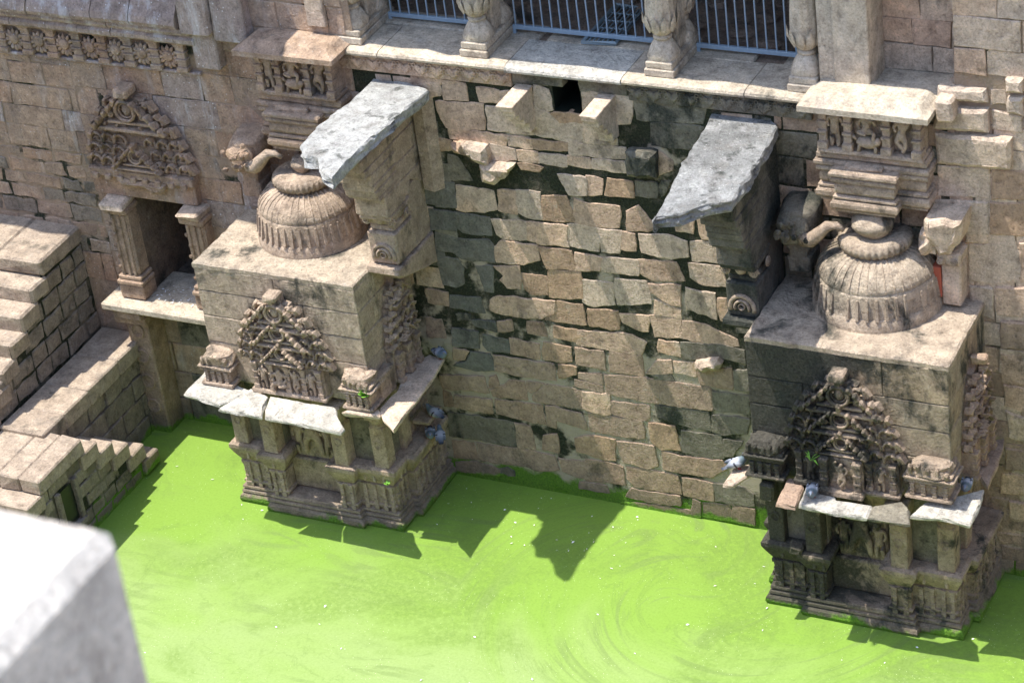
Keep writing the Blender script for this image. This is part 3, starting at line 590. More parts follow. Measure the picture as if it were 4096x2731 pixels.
# ------------------------------------------------------------------ right wall
rw = thing('masonry_wall', 'sunlit tan rubble wall beside the blackened shrine', 'wall', (8, 0, 0))
backing(rw, 7.0, 12, -.6, 6.6, .012, 'j2'); backing(rw, 7.2, 12, 6.6, 9.4, .006, 'j2'); backing(rw, 5.85, 7.3, 6.55, 9.4, .55, 'j2')
RS = '''Cp+ 1820,650 2130,680 2140,820 1790,800|Cp 2140,560 2240,560 2250,660 2140,660|Cp+ 1800,825 2280,855 2280,1050 1810,1020|Cp+ 1820,530 2120,555 2130,640 1820,620|Cp+ 2250,480 2352,490 2352,570 2250,560
Cp 1810,1040 2140,1050 2140,1250 1810,1230|Co 2150,1065 2400,1075 2400,1255 2150,1250|Cp 1760,1250 2130,1270 2130,1480 1980,1480 1970,1340 1760,1310|Co 2140,1270 2400,1275 2400,1494 2140,1470|Cp+ 2250,600 2352,600 2352,720 2250,700|Cp 2150,690 2340,730 2340,840 2150,810
Gp 1950,410 2300,390 2320,700 2020,690 1950,680|Gt 2320,400 2400,400 2400,700 2325,700|Gt 2140,720 2400,725 2400,940 2150,930|Gp 1950,710 2130,730 2130,960 2050,930 1960,820|Gb 2180,960 2400,985 2400,1180 2180,1170|Gt 2180,1200 2400,1220 2400,1450 2190,1415|Gp 1930,190 2090,200 2090,400 1930,400
Ht 2200,250 2400,280 2400,480 2210,410|Hp 2220,440 2400,510 2400,680 2240,640|Hb 2220,710 2400,730 2400,880 2210,860|Ht 2190,890 2400,910 2400,1060 2170,1040|Hb 2110,1060 2230,1080 2220,1230 2110,1200|Ht 2240,1090 2400,1110 2400,1260 2240,1240
Ib 2150,240 2400,265 2400,420 2150,380|It 2150,400 2400,445 2400,530 2170,480|Ib 2180,500 2400,550 2400,640 2190,610'''
for tok in RS.replace('\n', '|').split('|'):
    t = tok.split(); pr = '+' in t[0]; poly = [on(t[0][0], tuple(map(float, q.split(','))), y=0) for q in t[1:]]
    part('stone', MB().prism([(q[0], q[2]) for q in poly], WALL, -.07, R.uniform(.06, .10) if pr else R.uniform(0, .02), .03 if pr else .012, .07, .012, .02), t[0][1], rw)
courses(rw, frame((0, .005, 0), (1, 0, 0), (0, -1, 0)), 't', 7.05, 8.55, 0, 6.5, (.28, .38), (.35, .6), mats=['t', 'p', 'b'], proud=.002, bev=.003)
courses(rw, WALL, 't', 8.5, 10.6, 0, 6.9, (.3, .4), (.4, .7), mats=['t', 'p', 'b'])
courses(rw, frame((0, .53, 0), (1, 0, 0), (0, -1, 0)), 'p', 5.9, 7.25, 6.6, 9.2, (.3, .42), (.4, .8), gap=.005, proud=.012, bev=.006, mats=['p', 't', 'p'])
courses(rw, WALL, 'p', 7.2, 10.2, 6.92, 9.2, (.32, .46), (.45, .95), gap=.005, proud=.02, bev=.008, mats=['p', 't', 'p'])
part('ledge_slab', MB().box((5.6, -.02, 6.45), (7.22, .6, 6.60), .02), 'l', rw)
part('stone', MB().box((7.04, -.26, 6.4), (7.24, .5, 6.68), .03, .015), 'p', rw)
part('stone', MB().add([(7.2, .6, 6.5), (7.2, -.0, 6.5), (7.2, -.0, 9.3), (7.2, .6, 9.3)], [(0, 1, 2, 3)]), 'p', rw)
# ------------------------------------------------------------------ gallery above: ledge, palmettes, pillars, railings, dim room
gl = thing('gallery_ledge', 'stone ledge with rounded lip and palmette frieze under the railed gallery', 'ledge', (2.3, 0, 6.4))
LP = [(-.6, 6.37), (.10, 6.37), (.135, 6.385), (.145, 6.415), (.13, 6.445), (.10, 6.455), (.09, 6.462), (-.6, 6.464)]
for a, b, m in [(-.86, -.12, 'l'), (-.12, 1.63, 'l'), (1.63, 3.17, 'e'), (3.17, 4.72, 'l'), (4.72, 5.58, 'l')]:
    d = R.uniform(-.012, .012) - (.03 if m == 'e' else 0); mb = MB().mould([(a+.005, d), (b-.005, d)], LP); mb.jitter(.006, 4); part('ledge_slab', mb, m, gl)
for a, b, y0, y1, z in [(-.6, 1.0, .62, 1.0, 6.475), (1.0, 1.75, .58, 1.0, 6.47), (1.85, 3.3, .6, .85, 6.46), (3.75, 4.55, .55, .9, 6.48), (4.9, 5.3, .6, 1., 6.45)]:
    part('floor_slab', MB().box((a, y0, 6.3), (b, y1, z), .02, .015), 'l', gl)
pal = MB()
for k in range(7):
    a = math.pi*(k-3)/7.2; L = .085 if k != 3 else .10
    pal.blob((math.sin(a)*L*.6, -.02, -math.cos(a)*L*.62+.02), (.020+.02*abs(math.sin(a)), .02, .022+.035*math.cos(a)), k, .08, 7, 5)
for s in (-1, 1):
    pal.tube([(s*(.088+.022*math.cos(t*.6)), -.025, .035+.022*math.sin(t*.6)) for t in range(11)], .009, 5)
    pal.tube([(s*(.075+.016*math.cos(t*.6)), -.025, -.02+.016*math.sin(t*.6)) for t in range(11)], .008, 5)
pals = {m_: shared('palmette', pal, m_, True) for m_ in ('t', 'g')}
for a, b in ((-.80, 1.65), (3.2, 5.5)):
    n = int((b-a)/.222)
    part('frieze_band', MB().box((a, -.045, 6.13), (b, .06, 6.372), .008, .003), 't' if a < 0 else 'g', gl)
    for k in range(n): inst('palmette', pals['t' if a < 0 else 'g'], 't', gl, (a+.11+k*(b-a)/n, -.042, 6.262), scale=(1., .9, 1.1))
part('lintel_block', MB().box((1.66, -.03, 6.2), (2.34, .1, 6.37), .01, .01), 'g', gl); part('lintel_block', MB().box((2.78, -.03, 6.17), (3.18, .1, 6.37), .01, .01), 'g', gl)
# the room behind: floor, back wall, roof, end walls
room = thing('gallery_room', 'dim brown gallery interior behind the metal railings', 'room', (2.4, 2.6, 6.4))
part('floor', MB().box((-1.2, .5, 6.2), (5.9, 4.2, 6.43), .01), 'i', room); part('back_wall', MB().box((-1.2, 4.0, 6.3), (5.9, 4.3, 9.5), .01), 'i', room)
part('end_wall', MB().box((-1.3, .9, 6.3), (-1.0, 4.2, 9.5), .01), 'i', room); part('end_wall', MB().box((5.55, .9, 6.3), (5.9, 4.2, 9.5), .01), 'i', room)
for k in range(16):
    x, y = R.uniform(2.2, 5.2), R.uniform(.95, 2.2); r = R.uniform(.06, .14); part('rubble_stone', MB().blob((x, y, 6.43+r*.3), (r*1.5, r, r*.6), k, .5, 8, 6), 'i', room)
ue = thing('upper_storey', 'projecting stone roof slab above the gallery and walls', 'roof', (0, 1, 9.4))
# its ragged edge throws the shade over the gallery and the left wall
def roof(x0, x1, yf, z):
    n = int((x1-x0)/.35); poly = [(x0, 4.5)]+[(x0+(x1-x0)*k/n, yf+R.uniform(-.04, .04)) for k in range(n+1)]+[(x1, 4.5)]
    fr = lambda u, v, w_: (u, v, w_); return part('roof_slab', MB().prism(poly, fr, z, z+.25, .02, .5, .02), 'st', ue)
roof(-2.3, 12, -.32, 9.4); roof(-20, -2.31, -.98, 9.4)
# pillars
def pillar_parts(t, x, m, y0=-.02, half=False):
    part('plinth', MB().box((x-.19, y0, 6.464), (x+.19, y0+.92, 6.56), .012, .004), m, t); part('plinth', MB().box((x-.175, y0+.02, 6.562), (x+.175, y0+.9, 6.65), .012, .004), m, t)
    def col(yc, s=1.):
        lot = MB(); fl = lambda a, i: 1+.05*abs(math.sin(a*4)); sq = lambda a: 1/max(abs(math.cos(a)), abs(math.sin(a)))**.6
        lot.lathe([(.165, 6.65), (.175, 6.70), (.16, 6.77), (.125, 6.84), (.09, 6.885)], (x, yc, 0), 32, lambda a, i: fl(a, i)*(sq(a) if i < 2 else 1)); part('lotus_base', lot, m, t, True)
        part('collar_ring', MB().lathe([(.085, 6.88), (.11, 6.895), (.115, 6.92), (.10, 6.94), (.08, 6.95)], (x, yc, 0), 24), m, t, True)
        v = MB().lathe([(.08, 6.94), (.12, 6.97), (.15, 7.03), (.165, 7.12), (.168, 7.25), (.16, 7.42), (.15, 7.6), (.15, 8.4), (.2, 8.5), (.2, 9.38)], (x, yc, 0), 48, lambda a, i: 1+(.08*abs(math.cos(a*6)) if 1 < i < 8 else 0)); part('fluted_shaft', v, m, t, True)
        me = MB()
        me.add([(0, 0, 0), (-.045, -.004, .05), (-.04, -.012, .13), (0, -.022, .21), (.04, -.012, .13), (.045, -.004, .05), (0, -.03, .1)], [(0, 1, 6), (1, 2, 6), (2, 3, 6), (3, 4, 6), (4, 5, 6), (5, 0, 6)]); me = shared('lotus_petal', me, m, True)
        for k in range(10):
            a = 2*math.pi*k/10; inst('lotus_petal', me, m, t, (x+.166*math.sin(a), yc-.166*math.cos(a), 6.99), (.05, 0, a), (1.15, 1.8, 1.25))
    col(y0+.21); col(y0+.72)
    part('linking_panel', MB().box((x-.13, y0+.35, 6.65), (x+.13, y0+.62, 9.38), .02, .004), m, t)
for x, s in ((-.58, 'beside the tall left jamb'), (1.17, 'left of the white drain slab'), (3.61, 'right of the white drain slab'), (5.40, 'against the square right jamb')):
    t = thing('gallery_pillar', 'carved vase pillar with lotus base on the ledge '+s, 'pillar', (x, .4, 6.464), 'gallery pillars'); pillar_parts(t, x, 'l')
jb = thing('door_jamb', 'plain square sandstone jamb standing at the right end of the ledge', 'jamb', (5.75, .2, 6.46))
part('shaft', MB().box((5.60, .02, 6.464), (5.80, .45, 9.38), .012), 'l', jb); part('shaft', MB().box((5.80, -.03, 6.6), (6.22, .5, 9.38), .012), 'l', jb)
jb = thing('door_jamb', 'plain square sandstone jamb at the left end of the ledge', 'jamb', (-.95, .1, 6.6))
part('shaft', MB().box((-1.10, -.06, 6.68), (-.84, .4, 9.38), .012), 'p', jb); part('shaft', MB().box((-.83, .0, 6.464), (-.72, .5, 9.38), .012), 'p', jb)
# railings
for a, b, s in ((-.38, 1.0, 'between the first two carved pillars'), (1.36, 3.42, 'above the white drain slab'), (3.80, 5.22, 'beside the square right jamb')):
    t = thing('metal_railing', 'blue grey metal bar railing '+s, 'railing', ((a+b)/2, .72, 6.47), 'gallery railings')
    part('bottom_rail', MB().box((a, .70, 6.52), (b, .745, 6.575), .004), 'rail', t)
    part('top_rail', MB().box((a, .70, 7.6), (b, .745, 7.655), .004), 'rail', t)
    n = int((b-a)/.128); bar = MB(); bar.box((-.009, -.009, 0), (.009, .009, 1.04), .002); bar = shared('bar', bar, 'rail')
    for k in range(n+1): inst('bar', bar, 'rail', t, (a+.04+(b-a-.08)*k/n, .722, 6.57), (R.uniform(-.012, .012), R.uniform(-.012, .012), 0))
    for x in (a+.02, b-.02): part('foot', MB().box((x-.02, .70, 6.44), (x+.02, .74, 6.52), .003), 'rail', t)
g = thing('floor_grate', 'loose grey metal grate lying aslant on the gallery floor', 'grate', (2.9, 1.4, 6.45))
P = [np.array(on('B', p, z=6.5)) for p in [(1700, 282), (1915, 290), (2110, 60), (1920, 35)]]
def lerp(u, v): return P[0]*(1-u)*(1-v)+P[1]*u*(1-v)+P[2]*u*v+P[3]*(1-u)*v
fm = MB(); fm.tube([lerp(0, 0), lerp(1, 0), lerp(1, 1), lerp(0, 1)], .03, 4, True); part('grate_frame', fm, 'grate', g)
for k in range(1, 7): part('grate_bar', MB().tube([lerp(k/7, 0), lerp(k/7, 1)], .012, 4), 'grate', g)
for k in range(1, 5): part('cross_bar', MB().tube([lerp(0, k/5), lerp(1, k/5)], .012, 4), 'grate', g)
# ------------------------------------------------------------------ slab-topped buttresses standing on posts beside the shrines
FX = lambda u, v, w_: (w_, -u, v)                                # profile in (outward, up), extruded along x
HZ = lambda u, v, w_: (u, v, w_)                                # plan polygon, extruded upwards
def slab(parent, name, c, pts, z, th, mat, jit=.02, layers=3):
    """rough-split slab: plan traced at its own height, ragged layered edge"""
    poly = [on(c, p, z=z)[:2] for p in pts]; n = len(poly)
    ar = sum(poly[i][0]*poly[(i+1) % n][1]-poly[(i+1) % n][0]*poly[i][1] for i in range(n))
    if ar < 0: poly = poly[::-1]
    q = []
    for i in range(n):
        a, b = poly[i], poly[(i+1) % n]; k = max(1, int(math.hypot(b[0]-a[0], b[1]-a[1])/.06))
        q += [(a[0]+(b[0]-a[0])*j/k, a[1]+(b[1]-a[1])*j/k) for j in range(k)]
    N = len(q); vs = []; fs = []; cx = sum(p[0] for p in q)/N; cy = sum(p[1] for p in q)/N
    L = layers+2
    for l in range(L):
        zz = z-th*max(0, (l-.35))/(L-1.35) if l else z
        for p in q:
            o = jit*(1.5*nz((p[0]*5, p[1]*5, l*1.3))+.6*nz((p[0]*17, p[1]*17, l*3.1)))-(.018 if l == 0 else 0)-(.05 if l == L-1 else 0)
            d = math.hypot(p[0]-cx, p[1]-cy) or 1; vs.append((p[0]+(p[0]-cx)/d*o, p[1]+(p[1]-cy)/d*o, zz+.006*nz((p[0]*6, p[1]*6, l))))
    for l in range(L-1):
        for i in range(N): j = (i+1) % N; fs.append((l*N+i, (l+1)*N+i, (l+1)*N+j, l*N+j))
    fs.append(tuple(range(N))); fs.append(tuple(range((L-1)*N, L*N))[::-1])
    return part(name, MB().add(vs, fs), mat, parent)
def buttress(label, x0, x1, m, mf, outline, crop, zt, ms):
    t = thing('corbelled_buttress', label, 'buttress', ((x0+x1)/2, -.5, 3.7), 'slab buttresses')
    slab(t, 'top_slab', crop, outline, zt, .17, ms, .034, 5)
    z = zt-.15
    # masonry fin in three courses, then stepped corbels under its outer end
    for a, b, s0, s1 in ((5.50, z, 1.42, 1.42), (5.18, 5.50, 1.30, 1.30), (4.92, 5.18, 1.16, 1.16)):
        part('fin_course', MB().box((x0, -s0+.3, a+.004), (x1, .05, b-.004), .01, .006), mf, t)
    for a, b, s in ((z-.10, z, 1.74), (z-.21, z-.10, 1.60), (5.50, z-.21, 1.46), (5.38, 5.50, 1.38), (5.22, 5.38, 1.26), (5.12, 5.22, 1.24), (5.0, 5.12, 1.2), (4.94, 5.0, 1.14), (4.64, 4.94, 1.02)):
        part('corbel_course', MB().box((x0-.015, -s, a+.002), (x1+.012, -.62, b-.002), .012, .006), m, t)
    arch = [(.0, 4.92), (.62, 4.92), (.62, 4.66), (.55, 4.62), (.42, 4.70), (.34, 4.82), (.2, 4.74), (0, 4.6)]
    part('corbel_course', MB().prism(arch, FX, x0, x1, .01, .2, .006), mf, t)
    # capital with volutes, carved block, base
    xm = (x0+x1)/2; hw = (x1-x0)/2
    part('capital', MB().box((xm-hw*.8, -.86, 4.42), (xm+hw*.8, -.45, 4.56), .03, .01), m, t); part('capital', MB().box((xm-hw*1.05, -.97, 4.55), (xm+hw*1.05, -.4, 4.64), .02, .008), m, t)
    tuft, scroll, arc, ring, face = knob_mesh('k')
    for s in (-1, 1): inst('volute', scroll, 'k', t, (xm+s*hw*.85, -.86, 4.50), (0, 0, 0), (.13*s, .12, .13))
    inst('volute', scroll, 'k', t, (xm+hw*1.0, -.6, 4.50), (0, 0, math.pi/2), (.13, .12, .13)); inst('carved_face', face, 'k', t, (xm, -.84, 4.5), (0, 0, 0), (.2, .15, .14))
    part('neck_ring', MB().box((xm-hw*.82, -.84, 4.33), (xm+hw*.82, -.45, 4.42), .025, .006), m, t)
    part('post_block', MB().box((xm-hw*.96, -.89, 3.87), (xm+hw*.96, -.42, 4.33), .02, .008), m, t)
    inst('arch', arc, 'k', t, (xm, -.885, 4.0), (0, 0, 0), (.15, .12, .16)); inst('arch', arc, 'k', t, (xm, -.885, 4.0), (0, 0, 0), (.09, .16, .1)); inst('arch_ring', ring, 'k', t, (xm, -.89, 4.02), (0, 0, 0), (.045, .12, .045))
    part('foot_bracket', MB().prism([(0, 3.86), (.98, 3.86), (.99, 3.79), (.95, 3.74), (.9, 3.70), (.3, 3.5), (0, 3.42)], FX, x0-.02, x1+.02, .015, .12, .01), m, t)
    part('wall_pier', MB().box((x0+.05, -.42, 3.86), (x1-.02, .03, 4.75), .015, .008), mf, t)
    return t
bL = buttress('grey slab-topped sandstone buttress over the clean tan shrine', -.22, .20, 'k', 'k', [(570,60),(600,25),(730,40),(920,65),(975,110),(720,320),(560,460),(420,590),(310,715),(240,680),(210,580),(120,570),(90,490),(240,330),(430,180)], 'Q', 6.02, 's')
buttress('cracked grey slab on a soot-black buttress by the blackened shrine', 4.60, 5.02, 'f', 'f', [(400,690),(690,720),(800,775),(800,800),(660,1050),(510,1265),(400,1280),(290,1310),(180,1350),(20,1370),(15,1395),(100,1240),(190,1050),(280,900),(350,790)], 'C', 6.05, 's2')
wp = MB()
wp.mould([(.2, .0), (.24, -.10), (.40, -.13), (.50, .0)], [(0, 4.55), (.0, 5.9), (-.03, 5.98)]); part('engaged_pilaster', wp, 'k', bL); part('engaged_pilaster', MB().box((.22, -.09, 4.56), (.46, .02, 5.93), .03), 'k', bL)
# ------------------------------------------------------------------ carved deity panels above each shrine
def band(t, m, x0, x1, y, z0, z1, out=0., name='moulding'):
    mb = MB().mould([(x0, .02), (x0, y), (x1, y), (x1, .02)], [(-.05, z0), (out, z0), (out+.02, z0+(z1-z0)*.25), (out+.02, z0+(z1-z0)*.7), (out, z1), (-.3, z1)]); mb.jitter(.006, 7); return part(name, mb, m, t)
def deity_panel(label, x0, x1, ze, m, me, z0, zc, cx0, cx1):
    t = thing('deity_panel', label, 'relief panel', ((x0+x1)/2, -.2, z0), 'carved deity panels')
    xm = x0+(x1-x0)*.62
    for a, b in ((x0-.16, xm), (xm, x1+.14)):
        e = [(0, .02)] if 0 else []
        pr = [(-.5, ze-.02), (.0, ze-.02), (.0, ze+.05), (-.06, ze+.075), (-.13, ze+.13), (-.17, ze+.145), (-.55, ze+.16)]
        line = [(a, .02), (a, -.5), (b, -.5)] if a < x0 else [(a, -.5), (b, -.5), (b, .02)]
        mb = MB().mould(line, [(o+.0, z) for o, z in pr]); mb.jitter(.006, 4); part('eave', mb, me, t)
    zb = z0+(ze-z0)*.56
    part('back_panel', MB().box((x0+.02, -.2, zb), (x1-.02, .03, ze), .01), m, t); part('sill', MB().box((x0-.01, -.34, zb-.05), (x1+.01, .03, zb), .012, .005), m, t)
    W = x1-x0
    for k, u in enumerate((.05, .29, .66, .95)): pilaster(WALL, 'panel_pilaster', m, t, x0+W*u, zb, ze-.02, W*.085, .17, .33)
    hh = (ze-zb)
    carve('stand', m, t, (x0+W*.16, -.27, zb), hh*.94); carve('dance', m, t, (x0+W*.81, -.27, zb), hh*.94, mirror=-1)
    carve('seat', m, t, (x0+W*.475, -.29, zb+hh*.27), hh*.80)
    an = MB(); an.blob((x0+W*.475, -.29, zb+hh*.22), (W*.11, .07, hh*.13), 2, .15, 12, 8)
    for s in (-1, 1): an.tube([(x0+W*.475+s*W*.07, -.29, zb+hh*.2), (x0+W*.475+s*W*.085, -.31, zb)], .022, 6)
    an.tube([(x0+W*.475-W*.1, -.29, zb+hh*.26), (x0+W*.475-W*.14, -.3, zb+hh*.36)], .02, 6); an.blob((x0+W*.475+W*.1, -.31, zb+hh*.27), (.045, .05, .05), 5, .2); part('carved_mount', an, m, t, True)
    # pedestal mouldings below, stepping down, with a forward middle piece
    zs = [z0, z0+.06, z0+.18, z0+.24, z0+.40, z0+.48, z0+.56, zb-.05]; o = [.0, .045, .02, .0, .03, .05, .02]
    for k in range(7):
        if zs[k+1] <= zs[k]: continue
        band(t, m, x0-.0, x1+.0, -.25, zs[k], zs[k+1]-.006, o[k])
    for k in range(6): band(t, m, cx0, cx1, -.40, zs[k]-.05, min(zs[k+1]-.06, zc), o[k]+.01, 'pedestal_course')
    part('pedestal_cushion', MB().box((cx0+.08, -.40, zc-.01), (cx1-.12, -.2, zc+.06), .025, .01), m, t)
    for k in range(9): part('bead', MB().box((cx0+.03+k*(cx1-cx0-.08)/9, -.425, z0-.035), (cx0+.07+k*(cx1-cx0-.08)/9, -.38, z0-.005), .006), m, t)
    return t
deity_panel('tan carved deity panel with three figures above the blackened shrine', 5.66, 6.90, 6.51, 'k', 'l', 5.24, 5.74, 5.9, 6.56)
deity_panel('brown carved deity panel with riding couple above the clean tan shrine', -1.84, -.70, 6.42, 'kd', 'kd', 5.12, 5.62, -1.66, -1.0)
# ------------------------------------------------------------------ beast brackets either side
def beast(label, x, y, z, m, s=1, trunk=True):
    t = thing('beast_bracket', label, 'bracket', (x, y, z-.5)); 
    b = MB(); b.blob((x, y+.12, z+.04), (.23, .32, .2), 4+s, .25, 16, 10, .5); part('body', b, m, t, True)
    b = MB(); b.blob((x, y-.16, z-.04), (.19, .13, .19), 8+s, .3, 14, 9, .6); part('head', b, m, t, True)
    tuft, scroll, arc, ring, face = knob_mesh(m)
    for k in range(16): inst('curl', scroll, m, t, (x+R.uniform(-.2, .2), y-.32+R.uniform(-.03, .1), z+R.uniform(-.2, .18)), (R.uniform(-.5, .5), 0, R.uniform(-.5, .9)), (.075*R.choice((1, -1)), .13, .075))
    if trunk:
        b = MB(); b.tube([(x+s*.12, y-.22, z-.12), (x+s*.24, y-.26, z-.1), (x+s*.34, y-.26, z+.0), (x+s*.44, y-.24, z+.1), (x+s*.54, y-.2, z+.1), (x+s*.62, y-.18, z+.04)], [.10, .095, .08, .065, .05, .035], 8); part('trunk', b, 'k', t, True)
    for a, b_, h in ((-.30, -.22, .13), (-.44, -.32, .11), (-.60, -.46, .14)): part('support', MB().box((x-h, y-.1, z+a-.08), (x+h, .02, z+b_), .02, .01), m, t)
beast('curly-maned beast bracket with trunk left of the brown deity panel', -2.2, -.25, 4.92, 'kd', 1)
beast('soot-dark beast bracket with pale trunk beside the black buttress', 5.34, -.25, 4.92, 'g', 1)
t = thing('broken_bracket', 'broken pale bracket stone on a carved post right of the ribbed dome', 'bracket', (7.15, -.2, 4.0))
b = MB(); b.prism([(6.92, 5.22), (7.36, 5.26), (7.34, 4.95), (7.2, 4.76), (7.06, 4.74), (6.95, 5.0)], WALL, -.02, .42, .05, .08, .03, .1); part('broken_stone', b, 'p', t)
b = MB(); b.blob((6.93, -.25, 4.86), (.13, .15, .17), 3, .5, 9, 7, .8); part('broken_stone', b, 'p', t)
part('capital', MB().box((7.02, -.3, 4.56), (7.30, .02, 4.74), .03, .01), 'p', t); inst('volute', knob_mesh('k')[1], 'k', t, (7.07, -.3, 4.64), (0, 0, 0), (.09, .1, .09)); inst('volute', knob_mesh('k')[1], 'k', t, (7.24, -.3, 4.64), (0, 0, 0), (-.09, .1, .09))
part('post', MB().box((7.05, -.24, 4.0), (7.28, .02, 4.56), .02, .006), 'p', t); part('red_brick', MB().box((6.93, -.25, 4.1), (7.04, -.02, 4.5), .01, .01), flat('red_brick_clay', (.35, .09, .05), .9), t)
# ------------------------------------------------------------------ niche with gabled pediment on the left wall
n = thing('wall_niche', 'dark pillared niche crowned by a carved gable on the left wall', 'niche', (-3.95, -.2, 2.2))
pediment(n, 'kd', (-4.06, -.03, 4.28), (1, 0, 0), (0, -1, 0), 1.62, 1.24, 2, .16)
part('gable_base', MB().box((-4.9, -.2, 4.16), (-3.24, .03, 4.275), .012, .008), 'kd', n)
for k in range(8): part('dentil', MB().box((-4.82+k*.2, -.235, 4.12), (-4.73+k*.2, -.17, 4.20), .008), 'kd', n)
part('hanging_boss', MB().prism([(-4.45, 4.15), (-3.65, 4.15), (-3.72, 4.02), (-3.9, 3.98), (-4.0, 4.07), (-4.2, 4.04), (-4.35, 4.07)], WALL, 0, .24, .03, .07, .02), 'kd', n)
part('lintel', MB().box((-4.93, -.11, 3.82), (-3.28, .05, 4.155), .012, .005), 'w', n)
for x, zf in ((-4.56, 2.26), (-3.34, 2.26)):
    part('capital', MB().box((x-.2, -.34, 3.70), (x+.17, .05, 3.815), .03, .02), 'p', n); part('capital', MB().box((x-.2, -.28, 3.60), (x+.18, .05, 3.70), .02, .006), 'kd', n)
    mb = MB(); mb.box((x-.16, -.22, 2.62), (x+.15, .05, 3.60), .03, .004)
    for dx in (-.1, 0., .09): mb.box((x+dx-.025, -.245, 2.62), (x+dx+.025, -.2, 3.58), .012)
    part('shaft', mb, 'kd', n)
    part('post_base', MB().box((x-.2, -.27, 2.26), (x+.19, .05, 2.47), .015, .004), 'kd', n); part('base_roll', MB().box((x-.215, -.29, 2.48), (x+.205, .05, 2.55), .03), 'kd', n); part('base_roll', MB().box((x-.19, -.26, 2.555), (x+.18, .05, 2.62), .025), 'kd', n)
    for k in range(5): inst('scroll', knob_mesh('kd')[1], 'kd', n, (x-.13+.03*(k % 2), -.235, 2.75+k*.17), (0, 0, 0), (.05, .05, .06))
part('shelf', MB().box((-5.0, -.47, 2.14), (-2.5, .56, 2.25), .02, .006), 'l', n, label='pale shelf slab strewn with white feathers')
part('lower_capital', MB().box((-4.92, -.36, 1.88), (-4.4, .15, 2.0), .015, .006), 'kd', n); part('lower_capital', MB().box((-4.86, -.42, 2.0), (-4.42, .15, 2.135), .015, .006), 'kd', n)
part('lower_post', MB().box((-4.82, -.24, -.4), (-4.47, .15, 1.88), .02, .004), 'kd', n)
for k in range(4): inst('arch_ring', knob_mesh('kd')[3], 'kd', n, (-4.645, -.24, .45+.42*k), (0, 0, 0), (.11, .08, .12))
